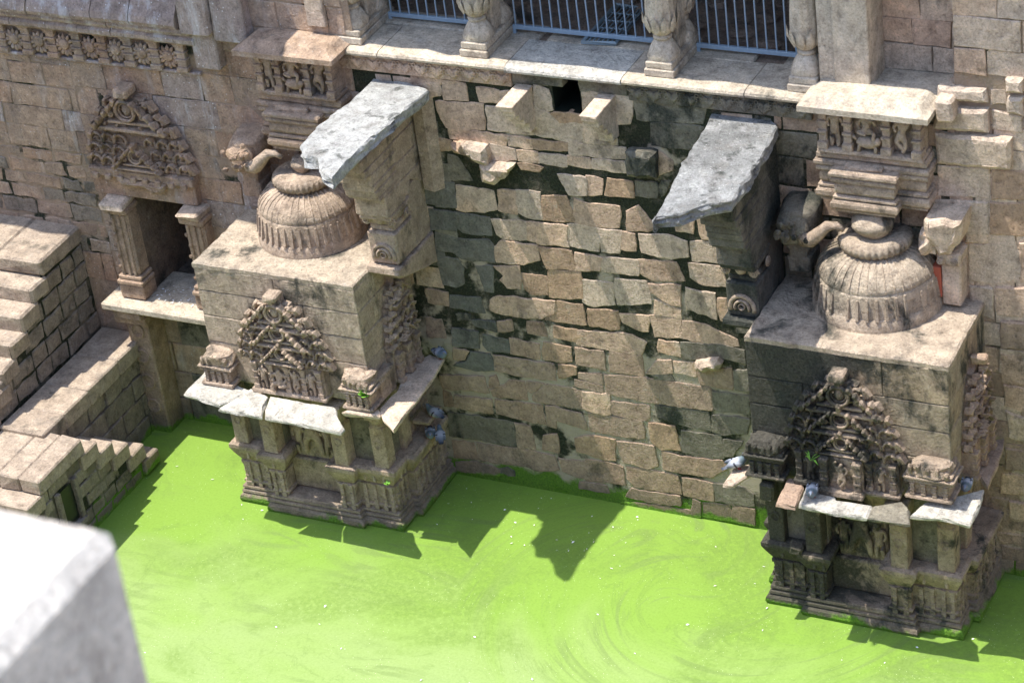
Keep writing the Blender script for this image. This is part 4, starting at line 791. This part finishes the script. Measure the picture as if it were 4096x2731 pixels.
# ------------------------------------------------------------------ domed shrines
def shrine(label, cx, x0, x1, ztop, mk, mb_, dome_c, dome_r, md, amal, ball):
    """cx middle of base; block x0..x1"""
    t = thing('domed_shrine', label, 'shrine', (cx, -.7, 0), 'domed shrines')
    W = 1.16; yF = -1.30; a0, a1 = -.66, .62; g0, g1 = -.45, .38
    X = lambda u: cx+u
    full = [(X(-W-.1), .02), (X(-W-.1), -.92), (X(-W), -.92), (X(-W), yF), (X(a0), yF), (X(a0), yF-.1), (X(a1), yF-.1), (X(a1), yF), (X(W), yF), (X(W), -.92), (X(W+.1), -.92), (X(W+.1), .02)]
    left = full[:6]+[(X(g0), yF-.1), (X(g0), -.95)]; right = [(X(g1), -.95), (X(g1), yF-.1)]+full[6:]
    def mo(name, line, prof, m=mk, j=.008): b = MB().mould(line, prof); b.jitter(j, 5); return part(name, b, m, t)
    mo('torus_plinth', full, [(0, -.6), (.06, -.6), (.06, -.02), (.095, .0), (.11, .05), (.10, .10), (.06, .13), (-.3, .135)], j=.012)
    mo('plinth_moulding', full, [(-.1, .13), (.05, .132), (.07, .15), (.065, .18), (.03, .195), (.03, .21), (.055, .22), (.05, .25), (-.4, .255)], j=.01)
    for line in (left, right):
        mo('frieze_wall', line, [(-.1, .25), (.0, .25), (.0, .30), (.025, .31), (.025, .34), (0, .35), (0, .60), (.02, .61), (.02, .66), (-.1, .67)])
        mo('ledge_moulding', line, [(-.14, .66), (.0, .66), (.02, .70), (.07, .80), (.11, .90), (.11, .95), (.07, .975), (-.22, .98)], j=.014)
    part('core', MB().box((X(-W+.05), yF+.1, .2), (X(g0-.02), .02, .96), .01), mk, t); part('core', MB().box((X(g1+.02), yF+.1, .2), (X(W-.05), .02, .96), .01), mk, t)
    fronts = [(frame((0, yF, 0), (1, 0, 0), (0, -1, 0)), [(X(u)) for u in (-1.07, -.93, -.78)]+[X(u) for u in (.73, .87, 1.01)]+[X(1.12), X(-1.12)]),
              (frame((0, yF-.1, 0), (1, 0, 0), (0, -1, 0)), [X(u) for u in (-.62, -.5, .43, .57)]),
              (frame((X(W), 0, 0), (0, 1, 0), (1, 0, 0)), [-1.25, -1.13, -1.01]), (frame((X(W+.1), 0, 0), (0, 1, 0), (1, 0, 0)), [-.86, -.72, -.58, -.44, -.3, -.16])]
    for fr, us in fronts:
        for u in us: pilaster(fr, 'frieze_pilaster', mk, t, u, .255, .66, .055, -.01, .035)
    for fr, us in fronts:
        for u in us:
            if R.random() < .6: b = MB(); p, q = fr(u-.02+.06, .74, 0), fr(u+.02+.06, .87, .085); b.box([min(p[k], q[k]) for k in range(3)], [max(p[k], q[k]) for k in range(3)], .008); part('ledge_tooth', b, mk, t)
    # niche: seat step, back, sculpture
    part('seat_step', MB().box((X(g0-.02), yF-.14, .2), (X(g1+.02), -.85, .275), .015, .008), mk, t); part('niche_back', MB().box((X(g0-.1), -.92, .2), (X(g1+.1), -.7, 2.0), .01), mk, t)
    part('sculpture_slab', MB().box((X(-.36), -1.14, .78), (X(.28), -.9, 1.9), .02, .01), mk, t)
    carve('deity', mk, t, (X(-.05), -1.17, .84), .88); carve('stand', mk, t, (X(-.27), -1.17, .84), .55); carve('stand', mk, t, (X(.18), -1.17, .84), .55, mirror=-1)
    part('niche_sill', MB().box((X(g0), -1.2, .30), (X(g1), -.85, .78), .02, .006), mk, t)
    part('wall_panel', MB().box((X(-W+.06), -1.24, .97), (X(g0), -.6, 1.99), .01), 'g', t, label='mossy panel between the short pillars'); part('wall_panel', MB().box((X(g1), -1.24, .97), (X(W-.06), -.6, 1.99), .01), 'g', t)
    part('side_wall', MB().box((X(-W+.1), -1.1, .9), (X(W-.08), .03, 1.985), .01), mk, t)
    courses(t, frame((X(W-.07), 0, 0), (0, 1, 0), (1, 0, 0)), mk, -.62, -.02, .98, 1.96, (.16, .24), (.18, .35), gap=.012, proud=.03, w0=-.02)
    for u, y in ((-1.07, -1.26), (a0+.1, -1.36), (a1-.1, -1.36), (1.07, -1.26), (1.07, -.78)):
        x = X(u); w_ = .105
        part('short_pillar', MB().box((x-w_, y-.1, .975), (x+w_, y+.12, 1.62), .012, .004), mk, t); part('short_pillar_neck', MB().lathe([(.105, 1.62), (.125, 1.645), (.10, 1.67), (.12, 1.70), (.12, 1.74)], (x, y, 0), 16), mk, t, True)
        part('short_pillar_head', MB().box((x-w_*1.3, y-.15, 1.74), (x+w_*1.3, y+.14, 1.95), .02, .008), mk, t)
        inst('arch_ring', knob_mesh(mk)[3], mk, t, (x, y-.1, 1.35), (0, 0, 0), (.06, .04, .07))
    # block above the eaves
    zb = 2.03; zs = [zb, 2.62, 3.02, 3.40, ztop-.0]
    part('block_core', MB().box((x0+.03, -1.37, zb-.03), (x1-.03, .03, ztop-.06), .01), mb_, t)
    ff = frame((0, -1.37, 0), (1, 0, 0), (0, -1, 0)); fs_ = frame((x1-.03, 0, 0), (0, 1, 0), (1, 0, 0)); fl = frame((x0+.03, 0, 0), (0, 1, 0), (-1, 0, 0))
    for i in range(4):
        a, b = zs[i], zs[i+1]-(.075 if i == 3 else 0); cuts = [x0]+sorted(R.uniform(x0+.4, x1-.4) for _ in range(2 if i < 3 else 1))+[x1]
        for p, q in zip(cuts, cuts[1:]):
            if q-p < .12: continue
            part('block_stone', MB().prism([(p+.004, a+.004), (q-.004, a+.004), (q-.004, b-.004), (p+.004, b-.004)], ff, -.05, .03+R.uniform(-.004, .004), .008, .1, .004), mb_, t)
        for f_ in (fs_, fl):
            c_ = [-1.37, R.uniform(-1., -.8), R.uniform(-.5, -.3), 0]
            for p, q in zip(c_, c_[1:]): part('block_stone', MB().prism([(p+.004, a+.004), (q-.004, a+.004), (q-.004, b-.004), (p+.004, b-.004)], f_, -.05, .026+R.uniform(-.006, .006), .01, .1, .006), mb_, t)
    top = MB().prism([(x0, -1.402), (x1, -1.402), (x1, .02), (x0, .02)], HZ, ztop-.078, ztop, .018, .09, .012); part('roof_slab', top, 'bl', t)
    # dome with ribs
    dx, dy = dome_c; z = ztop; r = dome_r
    prof = [(r*1.0, 0), (r*1.0, .02), (r*.985, .15), (r*.965, .17), (r*.955, .18)]
    part('dome_drum', MB().lathe(prof, (dx, dy, z-.02), 56), md, t, True)
    hk = (amal[0]-ztop)/.74
    prof = [(r*.955, .16), (r*.95, .18), (r*.915, .44*hk), (r*.90, .475*hk), (r*.885, .48*hk), (r*.90, .50*hk), (r*.875, .55*hk), (r*.82, .62*hk), (r*.73, .685*hk), (r*.61, .735*hk), (r*.48, .765*hk), (r*.3, .78*hk)]
    d = part('dome', MB().lathe(prof, (dx, dy, z-.02), 64).jitter(.014, 4), md, t, True)
    nr = 40; bh = .44*hk-.17; bar = MB(); bar.add([(-.024, -.0, .0), (.024, 0, .0), (.018, -.038, .0), (-.018, -.038, .0), (-.02, .045, bh), (.02, .045, bh), (.014, .006, bh), (-.014, .006, bh)], [(3, 2, 6, 7), (0, 3, 7, 4), (2, 1, 5, 6), (7, 6, 5, 4), (0, 1, 2, 3)]); bar = shared('dome_bar', bar, md)
    rib = MB(); rib.tube([(0, r-r*q, h*hk-.41) for q, h in ((.895, .50), (.875, .555), (.82, .622), (.73, .687), (.61, .737), (.49, .766))], .012, 4); rib = shared('dome_rib', rib, md)
    for k in range(nr):
        a = 2*math.pi*k/nr
        if math.cos(a) < -.35: continue
        if R.random() < .94: inst('dome_bar', bar, md, d, (dx+r*.945*math.sin(a), dy-r*.945*math.cos(a), z+.155), (0, 0, a), (1, 1, R.uniform(.9, 1.03)))
        if R.random() < .85: inst('dome_rib', rib, md, d, (dx+r*math.sin(a), dy-r*math.cos(a), z+.39), (0, 0, a))
    za, ra = amal; fl_ = lambda a, i: 1+(.03*math.cos(a*34) if 0 < i < 6 else 0)
    part('fluted_disc', MB().lathe([(ra*.5, za-.02), (ra*.8, za-.01), (ra*.97, za+.05), (ra, za+.10), (ra*.97, za+.15), (ra*.84, za+.185), (ra*.74, za+.19), (ra*.4, za+.185), (0, za+.185)], (dx, dy, 0), 136, fl_), md, t, True)
    b = MB(); b.blob((dx+ball[0], dy+ball[1], za+.19+ball[3]*.8), (ball[2], ball[2], ball[3]), 6, .12, 18, 12); part('finial_ball', b, md, t, True)
    return t
SL = shrine('clean tan sandstone shrine with ribbed dome and carved gables rising from algae', -1.36, -2.60, -.22, 3.82, 'k', 'bl', (-1.40, -.30), .72, 'k', (4.55, .40), (.02, -.02, .14, .13))
SR = shrine('soot-blackened sandstone shrine with big ribbed dome beside the right wall', 6.29, 5.02, 7.48, 3.96, 'kr', 'br', (6.27, -.24), .775, 'bl', (4.70, .43), (.0, -.05, .25, .17))
# eave slabs, traced piece by piece at their own height
for pts, m in (([(65,325),(85,290),(225,150),(330,200),(560,300),(330,402)], 'e'), ([(315,432),(560,280),(690,345),(650,420),(642,490)], 'e'), ([(662,492),(665,420),(700,340),(1180,420),(1200,480),(1250,575),(1222,605)], 'e'),
               ([(1230,455),(1310,422),(1510,440),(1520,462),(1510,488)], 'p'), ([(1610,592),(1532,500),(1510,430),(1640,290),(1720,120),(1880,30),(1985,60),(1920,180),(1800,350),(1690,480)], 'p')):
    slab(SL, 'eave_slab', 'F', pts, 2.05, .075, m, .014, 2)
for pts, m in (([(165,970),(240,850),(350,825),(400,870),(330,920),(240,975)], 'p'), ([(548,1110),(640,925),(745,930),(750,1000),(705,1105),(690,1135)], 'b'), ([(720,1120),(770,985),(960,985),(985,1085),(1250,1130),(1212,1215),(900,1165)], 'e'),
               ([(1215,1215),(1255,1130),(1470,1090),(1520,1150),(1522,1255)], 'g'), ([(1520,1195),(1640,1100),(1850,1060),(2060,1010),(2050,1060),(2025,1130),(1960,1270),(1800,1225)], 'e'), ([(2090,1000),(1985,860),(2110,720),(2150,650),(2212,640),(2200,720)], 'b')):
    slab(SR, 'eave_slab', 'H', pts, 2.08, .08, m, .016, 2)
# gables, figure rows and corner turrets standing on the eaves
def gable_row(t, m, xc, w_, z0, z1, y, fig=True):
    fr = frame((0, y, 0), (1, 0, 0), (0, -1, 0))
    part('figure_panel', MB().box((xc-w_/2, y-.03, z0), (xc+w_/2, y+.2, z1), .015, .006), m, t); part('panel_foot', MB().box((xc-w_/2-.02, y-.1, z0-.015), (xc+w_/2+.02, y+.15, z0+.05), .015, .008), m, t)
    for k in range(5): pilaster(fr, 'panel_pilaster', m, t, xc-w_/2+.06+(w_-.12)*k/4, z0+.05, z1, .075, .0, .075)
    for k, kd in enumerate(('stand', 'seat', 'dance', 'stand')): carve(kd, m, t, (xc-w_/2+.06+(w_-.12)*(k+.5)/4, y-.06, z0+.05), (z1-z0-.05)*(.98 if kd != 'seat' else 1.15), mirror=R.choice((1, -1)))
def turret(t, m, x0, x1, y, z0, h, tag=0):
    part('turret_base', MB().box((x0, y-.16, z0), (x1, y+.25, z0+.05), .012, .006), m, t); part('turret_body', MB().box((x0+.05, y-.1, z0+.05), (x1-.05, y+.22, z0+.22), .01), m, t)
    fr = frame((0, y-.1, 0), (1, 0, 0), (0, -1, 0))
    for k in range(4): pilaster(fr, 'turret_pilaster', m, t, x0+.09+(x1-x0-.18)*k/3, z0+.05, z0+.22, .05, .0, .04)
    for a, o in ((.22, .0), (.265, .02), (.31, -.01)): part('turret_moulding', MB().box((x0-o, y-.14-o, z0+h*a/.5), (x1+o, y+.24, z0+h*(a+.038)/.5), .014, .008), m, t)
    b = MB(); b.blob(((x0+x1)/2, y+.04, z0+h*.74), ((x1-x0)*.46, .19, h*.26), 5+tag, .35, 14, 9, .7); part('turret_cap', b, m, t)
    tf, scl_, arc, ring, fc = knob_mesh(m)
    for k in range(5): inst('leaf_tuft', tf, m, t, (x0+.07+(x1-x0-.14)*k/4, y-.10, z0+h*R.uniform(.68, .85)), (R.uniform(-.3, .3), 0, R.uniform(-.3, .3)), (.07, .07, .09))
gable_row(SL, 'k', -1.36, 1.08, 2.07, 2.52, -1.5); pediment(SL, 'k', (-1.36, -1.46, 2.53), (1, 0, 0), (0, -1, 0), 1.36, 1.08, 3, .13)
gable_row(SR, 'kr', 6.24, 1.28, 2.10, 2.55, -1.5); pediment(SR, 'kr', (6.22, -1.46, 2.56), (1, 0, 0), (0, -1, 0), 1.40, 1.18, 3, .13)
part('central_niche', MB().box((5.98, -1.62, 2.1), (6.46, -1.5, 2.58), .015, .008), 'kr', SR); carve('dance', 'kr', SR, (6.22, -1.66, 2.16), .42)
for x in (6.01, 6.42): pilaster(frame((0, -1.6, 0), (1, 0, 0), (0, -1, 0)), 'niche_pilaster', 'kr', SR, x, 2.1, 2.58, .09, 0, .09)
part('niche_foot', MB().box((5.95, -1.72, 2.08), (6.49, -1.5, 2.16), .015, .006), 'kr', SR)
turret(SL, 'k', -2.68, -2.20, -1.47, 2.06, .5); turret(SL, 'k', -.55, -.10, -1.47, 2.06, .52, 3)
turret(SR, 'kr', 4.98, 5.48, -1.47, 2.09, .54, 7)
turret(SR, 'kr', 6.96, 7.54, -1.43, 2.15, .52, 9)
# side gables
pediment(SL, 'k', (-.19, -.58, 2.5), (0, 1, 0), (1, 0, 0), .72, 1.05, 2, .13); fr = frame((-.16, 0, 0), (0, 1, 0), (1, 0, 0))
part('side_niche', MB().box((-.24, -.92, 2.06), (-.12, -.26, 2.5), .012, .006), 'k', SL)
for y in (-.85, -.6, -.35): pilaster(fr, 'panel_pilaster', 'k', SL, y, 2.06, 2.5, .09, .04, .12)
carve('stand', 'k', SL, (-.1, -.72, 2.08), .4, (1, 0, 0)); carve('dance', 'k', SL, (-.1, -.47, 2.08), .4, (1, 0, 0))
part('turret_side', MB().box((-.22, -1.35, 2.06), (-.08, -.98, 2.42), .02, .012), 'k', SL)
pediment(SR, 'kd', (7.5, -.62, 2.5), (0, 1, 0), (1, 0, 0), .8, 1.1, 2, .13); part('side_niche', MB().box((7.45, -1.0, 2.1), (7.6, -.2, 2.5), .012, .006), 'kd', SR)
for y in (-.95, -.62, -.28): pilaster(frame((7.56, 0, 0), (0, 1, 0), (1, 0, 0)), 'panel_pilaster', 'kd', SR, y, 2.1, 2.5, .09, .02, .1)
# fallen stones wedged round the blackened shrine
part('broken_stone', MB().box((5.12, -1.6, 1.72), (5.3, -1.3, 1.98), .03, .02), 'kr', SR); part('broken_stone', MB().box((5.42, -1.52, .92), (5.6, -1.38, 1.06), .03, .02), 'kr', SR)
# ------------------------------------------------------------------ stairs on the left
st = thing('staircase', 'steep sunlit stone stair with block side wall on the left', 'stairs', (-5.8, -1.6, 0))
SX = -5.43; zst = [3.16, 2.90, 2.66, 2.42, 2.19, 1.95, 1.71, 1.47, 1.23, .99, .75, .5, .26, .1]; yst = [0, -1.0, -1.31, -1.65, -1.97, -2.28, -2.6, -2.9, -3.2, -3.5, -3.8, -4.1, -4.4, -4.7, -5.0]
for i, z in enumerate(zst):
    xs_ = [-9.2, R.uniform(-7.6, -7.2), R.uniform(-6.4, -6.2), SX]
    for a, b in zip(xs_, xs_[1:]): part('step', MB().box((a+.004, yst[i+1], z-.26), (b-.004, (yst[i]+.1) if i else .05, z), .03, .016), 'st', st)
fr = frame((SX-.03, 0, 0), (0, 1, 0), (1, 0, 0))
def prof_z(y):
    for i in range(len(zst)):
        if y >= yst[i+1]-.01: return zst[i]
    return 0
part('mortar_core', MB().add([(SX-.045, yst[i+1], -.3) for i in range(len(zst))]+[(SX-.045, yst[i], -.3) for i in range(len(zst))]+[(SX-.045, yst[i], zst[i]-.02) for i in range(len(zst))]+[(SX-.045, yst[i+1], zst[i]-.02) for i in range(len(zst))],
     [(i, len(zst)+i, 2*len(zst)+i, 3*len(zst)+i) for i in range(len(zst))]), 'j3', st)
v = 1.50
while v < 3.15:
    h = .275; courses(st, fr, 'sd', -4.2, 0, v, min(v+h, 3.15), (h, h), (.3, .52), inside=lambda a, b, c, d: d <= prof_z(a)+.12, gap=.018, proud=.014, jit=.02, bev=.014); v += h
lo = thing('staircase', 'low landing and stair whose saw-tooth steps run down into the algae', 'stairs', (-4.8, -2, 0))
for y0, y1 in ((-.02, -.75), (-.75, -1.5), (-1.5, -2.1), (-2.1, -2.62)): part('landing_slab', MB().box((SX+.01, y1+.004, 1.26), (-4.70, y0-.004, 1.52), .02, .008), 'st', lo)
part('landing_core', MB().box((SX+.01, -2.6, -.5), (-4.80, -.02, 1.3), .01), 'j3', lo)
courses(lo, frame((-4.76, 0, 0), (0, 1, 0), (1, 0, 0)), 'sd', -2.55, -.1, -.05, 1.25, (.3, .36), (.4, .8), gap=.012, proud=.014, jit=.014)
for x0_, x1_ in ((SX+.01, -4.86), (-4.86, -4.52), (-4.52, -4.19)): part('platform_slab', MB().box((x0_+.003, -3.50, 1.24), (x1_-.003, -2.46, 1.465), .02, .01), 'st', lo)
PX = -4.23
part('platform_core', MB().box((SX+.01, -3.44, -.5), (PX-.05, -2.5, 1.25), .01), 'j3', lo)
zl = [1.20, 1.0, .77, .52, .27, .12]; yl = [-2.46, -2.15, -1.85, -1.53, -1.21, -.92, -.86]
for i in range(5): part('step', MB().box((-4.78, yl[i]-.08, zl[i]-.23), (PX+.03, yl[i+1], zl[i]), .018, .01), 'st', lo)
part('step_core', MB().add([(PX-.03, -2.5, -.4), (PX-.03, -.9, -.4), (PX-.03, -.9, .1), (PX-.03, -2.5, 1.15)], [(0, 1, 2, 3)]), 'j3', lo)
fr = frame((PX-.03, 0, 0), (0, 1, 0), (1, 0, 0))
def pl(y):
    for i in range(5):
        if y <= yl[i+1]+.01: return zl[i]-.2
    return .0
NI = (-3.12, -2.82, .42, .98)
courses(lo, fr, 'sd', -3.46, -.9, -.06, 1.22, (.2, .25), (.28, .5), inside=lambda a, b, c, d: (d <= pl(b)+.05 or b < -2.44) and not ov(NI, a, b, c, d), gap=.013, proud=.014, jit=.014)
part('small_niche', MB().add([(PX-.025, NI[0], NI[2]), (PX-.025, NI[1], NI[2]), (PX-.025, NI[1], NI[3]), (PX-.025, NI[0], NI[3])], [(0, 1, 2, 3)]), 'hole', lo)  # flat black sheet, the niche's shade put into its colour
for y in (NI[0]-.05, NI[1]+.05): part('niche_frame', MB().box((PX-.03, y-.04, NI[2]-.05), (PX+.04, y+.04, NI[3]+.05), .01), 'sd', lo)
part('niche_frame', MB().box((PX-.03, NI[0]-.1, NI[2]-.1), (PX+.07, NI[1]+.1, NI[2]-.02), .01), 'sd', lo)
for i in range(6): part('step', MB().box((SX+.3, -3.8-.3*i, .98-.22*i), (PX+.01, -3.42-.3*i, 1.24-.22*i), .018, .01), 'st', lo)
# ------------------------------------------------------------------ the other sides of the stepwell, behind and beside the photographer
def terrace(name, O, U, D, n_, L):
    b = MB(); O, U, D = Vector(O), Vector(U), Vector(D)
    for i in range(n_):
        a = O+D*(.85*i)+Vector((0, 0, .8*i)); q = a+D*.85; z = Vector((0, 0, .8)); b.add([a-U*L, a+U*L, a+U*L+z, a-U*L+z, q-U*L+z, q+U*L+z], [(0, 1, 2, 3), (3, 2, 5, 4)])
    o = single(name, b, 'p', 'stepped stone side of the well', 'steps', kind='structure')
terrace('stepped_terrace', (0, -9.5, -.4), (1, 0, 0), (0, -1, 0), 21, 34); terrace('stepped_terrace', (14, -12, -.4), (0, 1, 0), (1, 0, 0), 24, 14); terrace('stepped_terrace', (-10.5, -14, -.4), (0, 1, 0), (-1, 0, 0), 24, 11)
# ------------------------------------------------------------------ pier beside the photographer
d = np.array(px('d', (279, 1198))); dr = RT*(d[0]-2048)/FPX-UP*(d[1]-1365.5)/FPX+_f; K = CAM+dr*8.2
pr = thing('stone_pier', 'pale sunlit stone pier close by, out of focus', 'pier', (float(K[0])-.5, float(K[1])-.5, float(K[2])-3))
part('cap_stone', MB().box((K[0]-1.2, K[1]-1.3, K[2]-1.2), (K[0], K[1], K[2]), .06, .0), 'fg', pr); part('shaft', MB().box((K[0]-1.17, K[1]-1.27, K[2]-6), (K[0]-.03, K[1]-.03, K[2]-1.2), .02), 'fg', pr)
# ------------------------------------------------------------------ pigeons
PG = Mat('pigeon_plumage'); tc = NN(PG.nt, 'ShaderNodeTexCoord').outputs['Object']; X_ = PG.sep(tc)
cc = PG.ramp(PG.rng(X_[0], -.17, .15), [(0, (.06, .07, .09)), (.13, (.15, .165, .19)), (.3, (.32, .345, .38)), (.62, (.34, .365, .40)), (.76, (.13, .155, .17)), (.86, (.10, .145, .16)), (1, (.16, .19, .24))])
bar_ = PG.math('MULTIPLY', PG.rng(PG.math('ABSOLUTE', PG.math('SUBTRACT', PG.math('ADD', X_[0], PG.math('MULTIPLY', X_[2], .5)), .02)), .016, .008), PG.rng(PG.math('ABSOLUTE', X_[1]), .03, .045))
cc = PG.mix(bar_, cc, (.03, .03, .04)); MT['pig'] = PG.fin(cc, .6, PG.bump(PG.noise(60, 4), .3, .004))
MT['foot'] = flat('pigeon_red_foot', (.45, .05, .05), .6)
def pigeon(label, loc, rz, pose='stand', s=1.):
    t = link(bpy.data.objects.new('pigeon', None)); t.location = loc; t.rotation_euler[2] = rz; t.scale = (s,)*3; t['label'] = label; t['category'] = 'pigeon'; t['group'] = 'pigeons resting on the stonework'; ORG[t] = (0, 0, 0)
    up = pose == 'stand'
    S = [(-.185, .035, .028, .004), (-.15, .04, .03, .007), (-.11, .052, .034, .018), (-.07, .068, .05, .042), (-.02, .082, .062, .058), (.03, .095, .064, .064), (.07, .112, .055, .06), (.10, .14, .037, .044)] if up else \
        [(-.18, .055, .03, .005), (-.14, .055, .034, .010), (-.10, .06, .042, .026), (-.06, .066, .058, .05), (-.01, .07, .068, .062), (.04, .072, .068, .064), (.08, .084, .056, .056), (.105, .104, .038, .042)]
    S += [(.105, .172, .026, .03), (.112, .192, .027, .028), (.128, .203, .024, .022), (.142, .198, .012, .012), (.158, .192, .004, .004)] if up else [(.118, .124, .028, .03), (.13, .138, .028, .026), (.145, .138, .022, .02), (.158, .132, .011, .011), (.175, .126, .004, .004)]
    b = MB(); n_ = 12; vs = []; fs = []
    for i, (x, z, w_, h) in enumerate(S):
        a = S[min(i+1, len(S)-1)]; c = S[max(i-1, 0)]; ang = math.atan2(a[1]-c[1], a[0]-c[0])
        for k in range(n_):
            th = 2*math.pi*k/n_; hz = h*math.sin(th); vs.append((x-math.sin(ang)*hz, w_*math.cos(th), z+math.cos(ang)*hz))
    for i in range(len(S)-1):
        for k in range(n_): fs.append((i*n_+k, i*n_+(k+1) % n_, (i+1)*n_+(k+1) % n_, (i+1)*n_+k))
    fs += [tuple(range(n_)), tuple(range((len(S)-1)*n_, len(S)*n_))[::-1]]; b.add(vs, fs); part('body', b, 'pig', t, True)
    for sg in (-1, 1):
        w2 = MB(); w2.blob((-.03, sg*.055, .088 if up else .078), (.105, .018, .036), 2, .08, 12, 8); part('wing', w2, 'pig', t, True)
        f_ = MB(); f_.tube([(.015, sg*.025, .05), (.02, sg*.026, .006)], .006, 5)
        for q in (-.5, 0, .5): f_.tube([(.02, sg*.026, .006), (.05, sg*.026+q*.03, .004)], .004, 4)
        part('foot', f_, 'foot', t); e = MB(); e.blob((.128 if up else .142, sg*.022, .2 if up else .14), (.005, .004, .005), 1, 0, 6, 4); part('eye', e, flat('pigeon_eye', (.5, .15, .03), .3) if 'eye' not in MT else MT['eye'], t)
p = on('d', (1692, 1076), z=2.085); pigeon('pale grey pigeon standing upright on a broken eave stone', p, rad(35))
p = on('d', (1866, 1137), z=2.09); pigeon('dark blue pigeon crouching on the white eave slab', p, rad(-75), 'sit')
p = on('d', (2220, 1123), z=2.09); pigeon('dark pigeon on the shaded corner of the blackened shrine eave', p, rad(-80), 'sit')
p = on('d', (1012, 820), z=2.06); pigeon('blue grey pigeon at the wall end of the clean shrine eave', p, rad(-30), 'sit')
p = on('d', (1000, 957), y=-.45); pigeon('pigeon tucked on a ledge stone under the side eave', p, rad(160), 'sit')
p = on('d', (990, 1003), z=.985); pigeon('plump pigeon facing out on the mossy side ledge', p, rad(-60), 'sit')
p = on('d', (1013, 1010), z=.985); pigeon('pigeon turned to the wall behind a plump pigeon on the side ledge', p, rad(120), 'sit')
part('perch_stone', MB().box((-.2, -.6, 1.2), (.06, -.2, float(on('d', (1000, 957), y=-.45)[2])), .02, .01), 'k', SL)
# ------------------------------------------------------------------ small plants
def plant(label, loc, kind, n_, L):
    t = thing(kind, label, 'plant', loc); ld = ORG[t]
    for k in range(n_):
        a = R.uniform(0, 6.28); e = R.uniform(.3, 1.2); l = L*R.uniform(.6, 1.1); d_ = Vector((math.cos(a)*math.cos(e), math.sin(a)*math.cos(e), math.sin(e))); s_ = Vector((-math.sin(a), math.cos(a), 0)); p0 = Vector(ld)
        b = MB(); wdt = l*(.05 if kind == 'grass_tuft' else .28); m_ = p0+d_*l*.55; tp = p0+d_*l+Vector((0, 0, -l*.3 if kind == 'grass_tuft' else -l*.1))
        b.add([p0-s_*wdt*.3, p0+s_*wdt*.3, m_+s_*wdt, tp, m_-s_*wdt], [(0, 1, 2, 4), (4, 2, 3)]); part('leaf', b, 'leaf', t)
plant('small bright green seedling on the corner turret of the clean shrine', on('F', (1395, 340), y=-1.62), 'seedling', 22, .12)
plant('little green weed on the frieze corner of the clean shrine', on('F', (1570, 995), y=-1.42), 'seedling', 8, .07)
plant('drooping grass tuft growing on the blackened gable', on('H', (800, 800), y=-1.62), 'grass_tuft', 7, .26)
# ------------------------------------------------------------------ feathers and flecks afloat and on the shelf
b = MB()
def fleck(p, s_):
    a = R.uniform(0, 6.28); u = Vector((math.cos(a), math.sin(a), R.uniform(-.1, .1)))*s_; q = Vector((-math.sin(a), math.cos(a), 0))*s_*.45; p = Vector(p); b.add([p-u, p-q+Vector((0, 0, s_*.3)), p+u, p+q], [(0, 1, 2, 3)])
for k in range(80): fleck((R.uniform(-4, 9), R.uniform(-6, -.3), .012), R.uniform(.01, .028))
for k in range(26): fleck((R.uniform(.1, 3), R.uniform(-1.4, -.15), .012), R.uniform(.01, .022))
for k in range(60): fleck((R.uniform(-4.3, -3.5), R.uniform(-.25, .3), 2.262), R.uniform(.01, .025))
single('feather', b, 'feather', 'scattered white feathers and flecks on algae and shelf', 'feathers', kind='stuff')
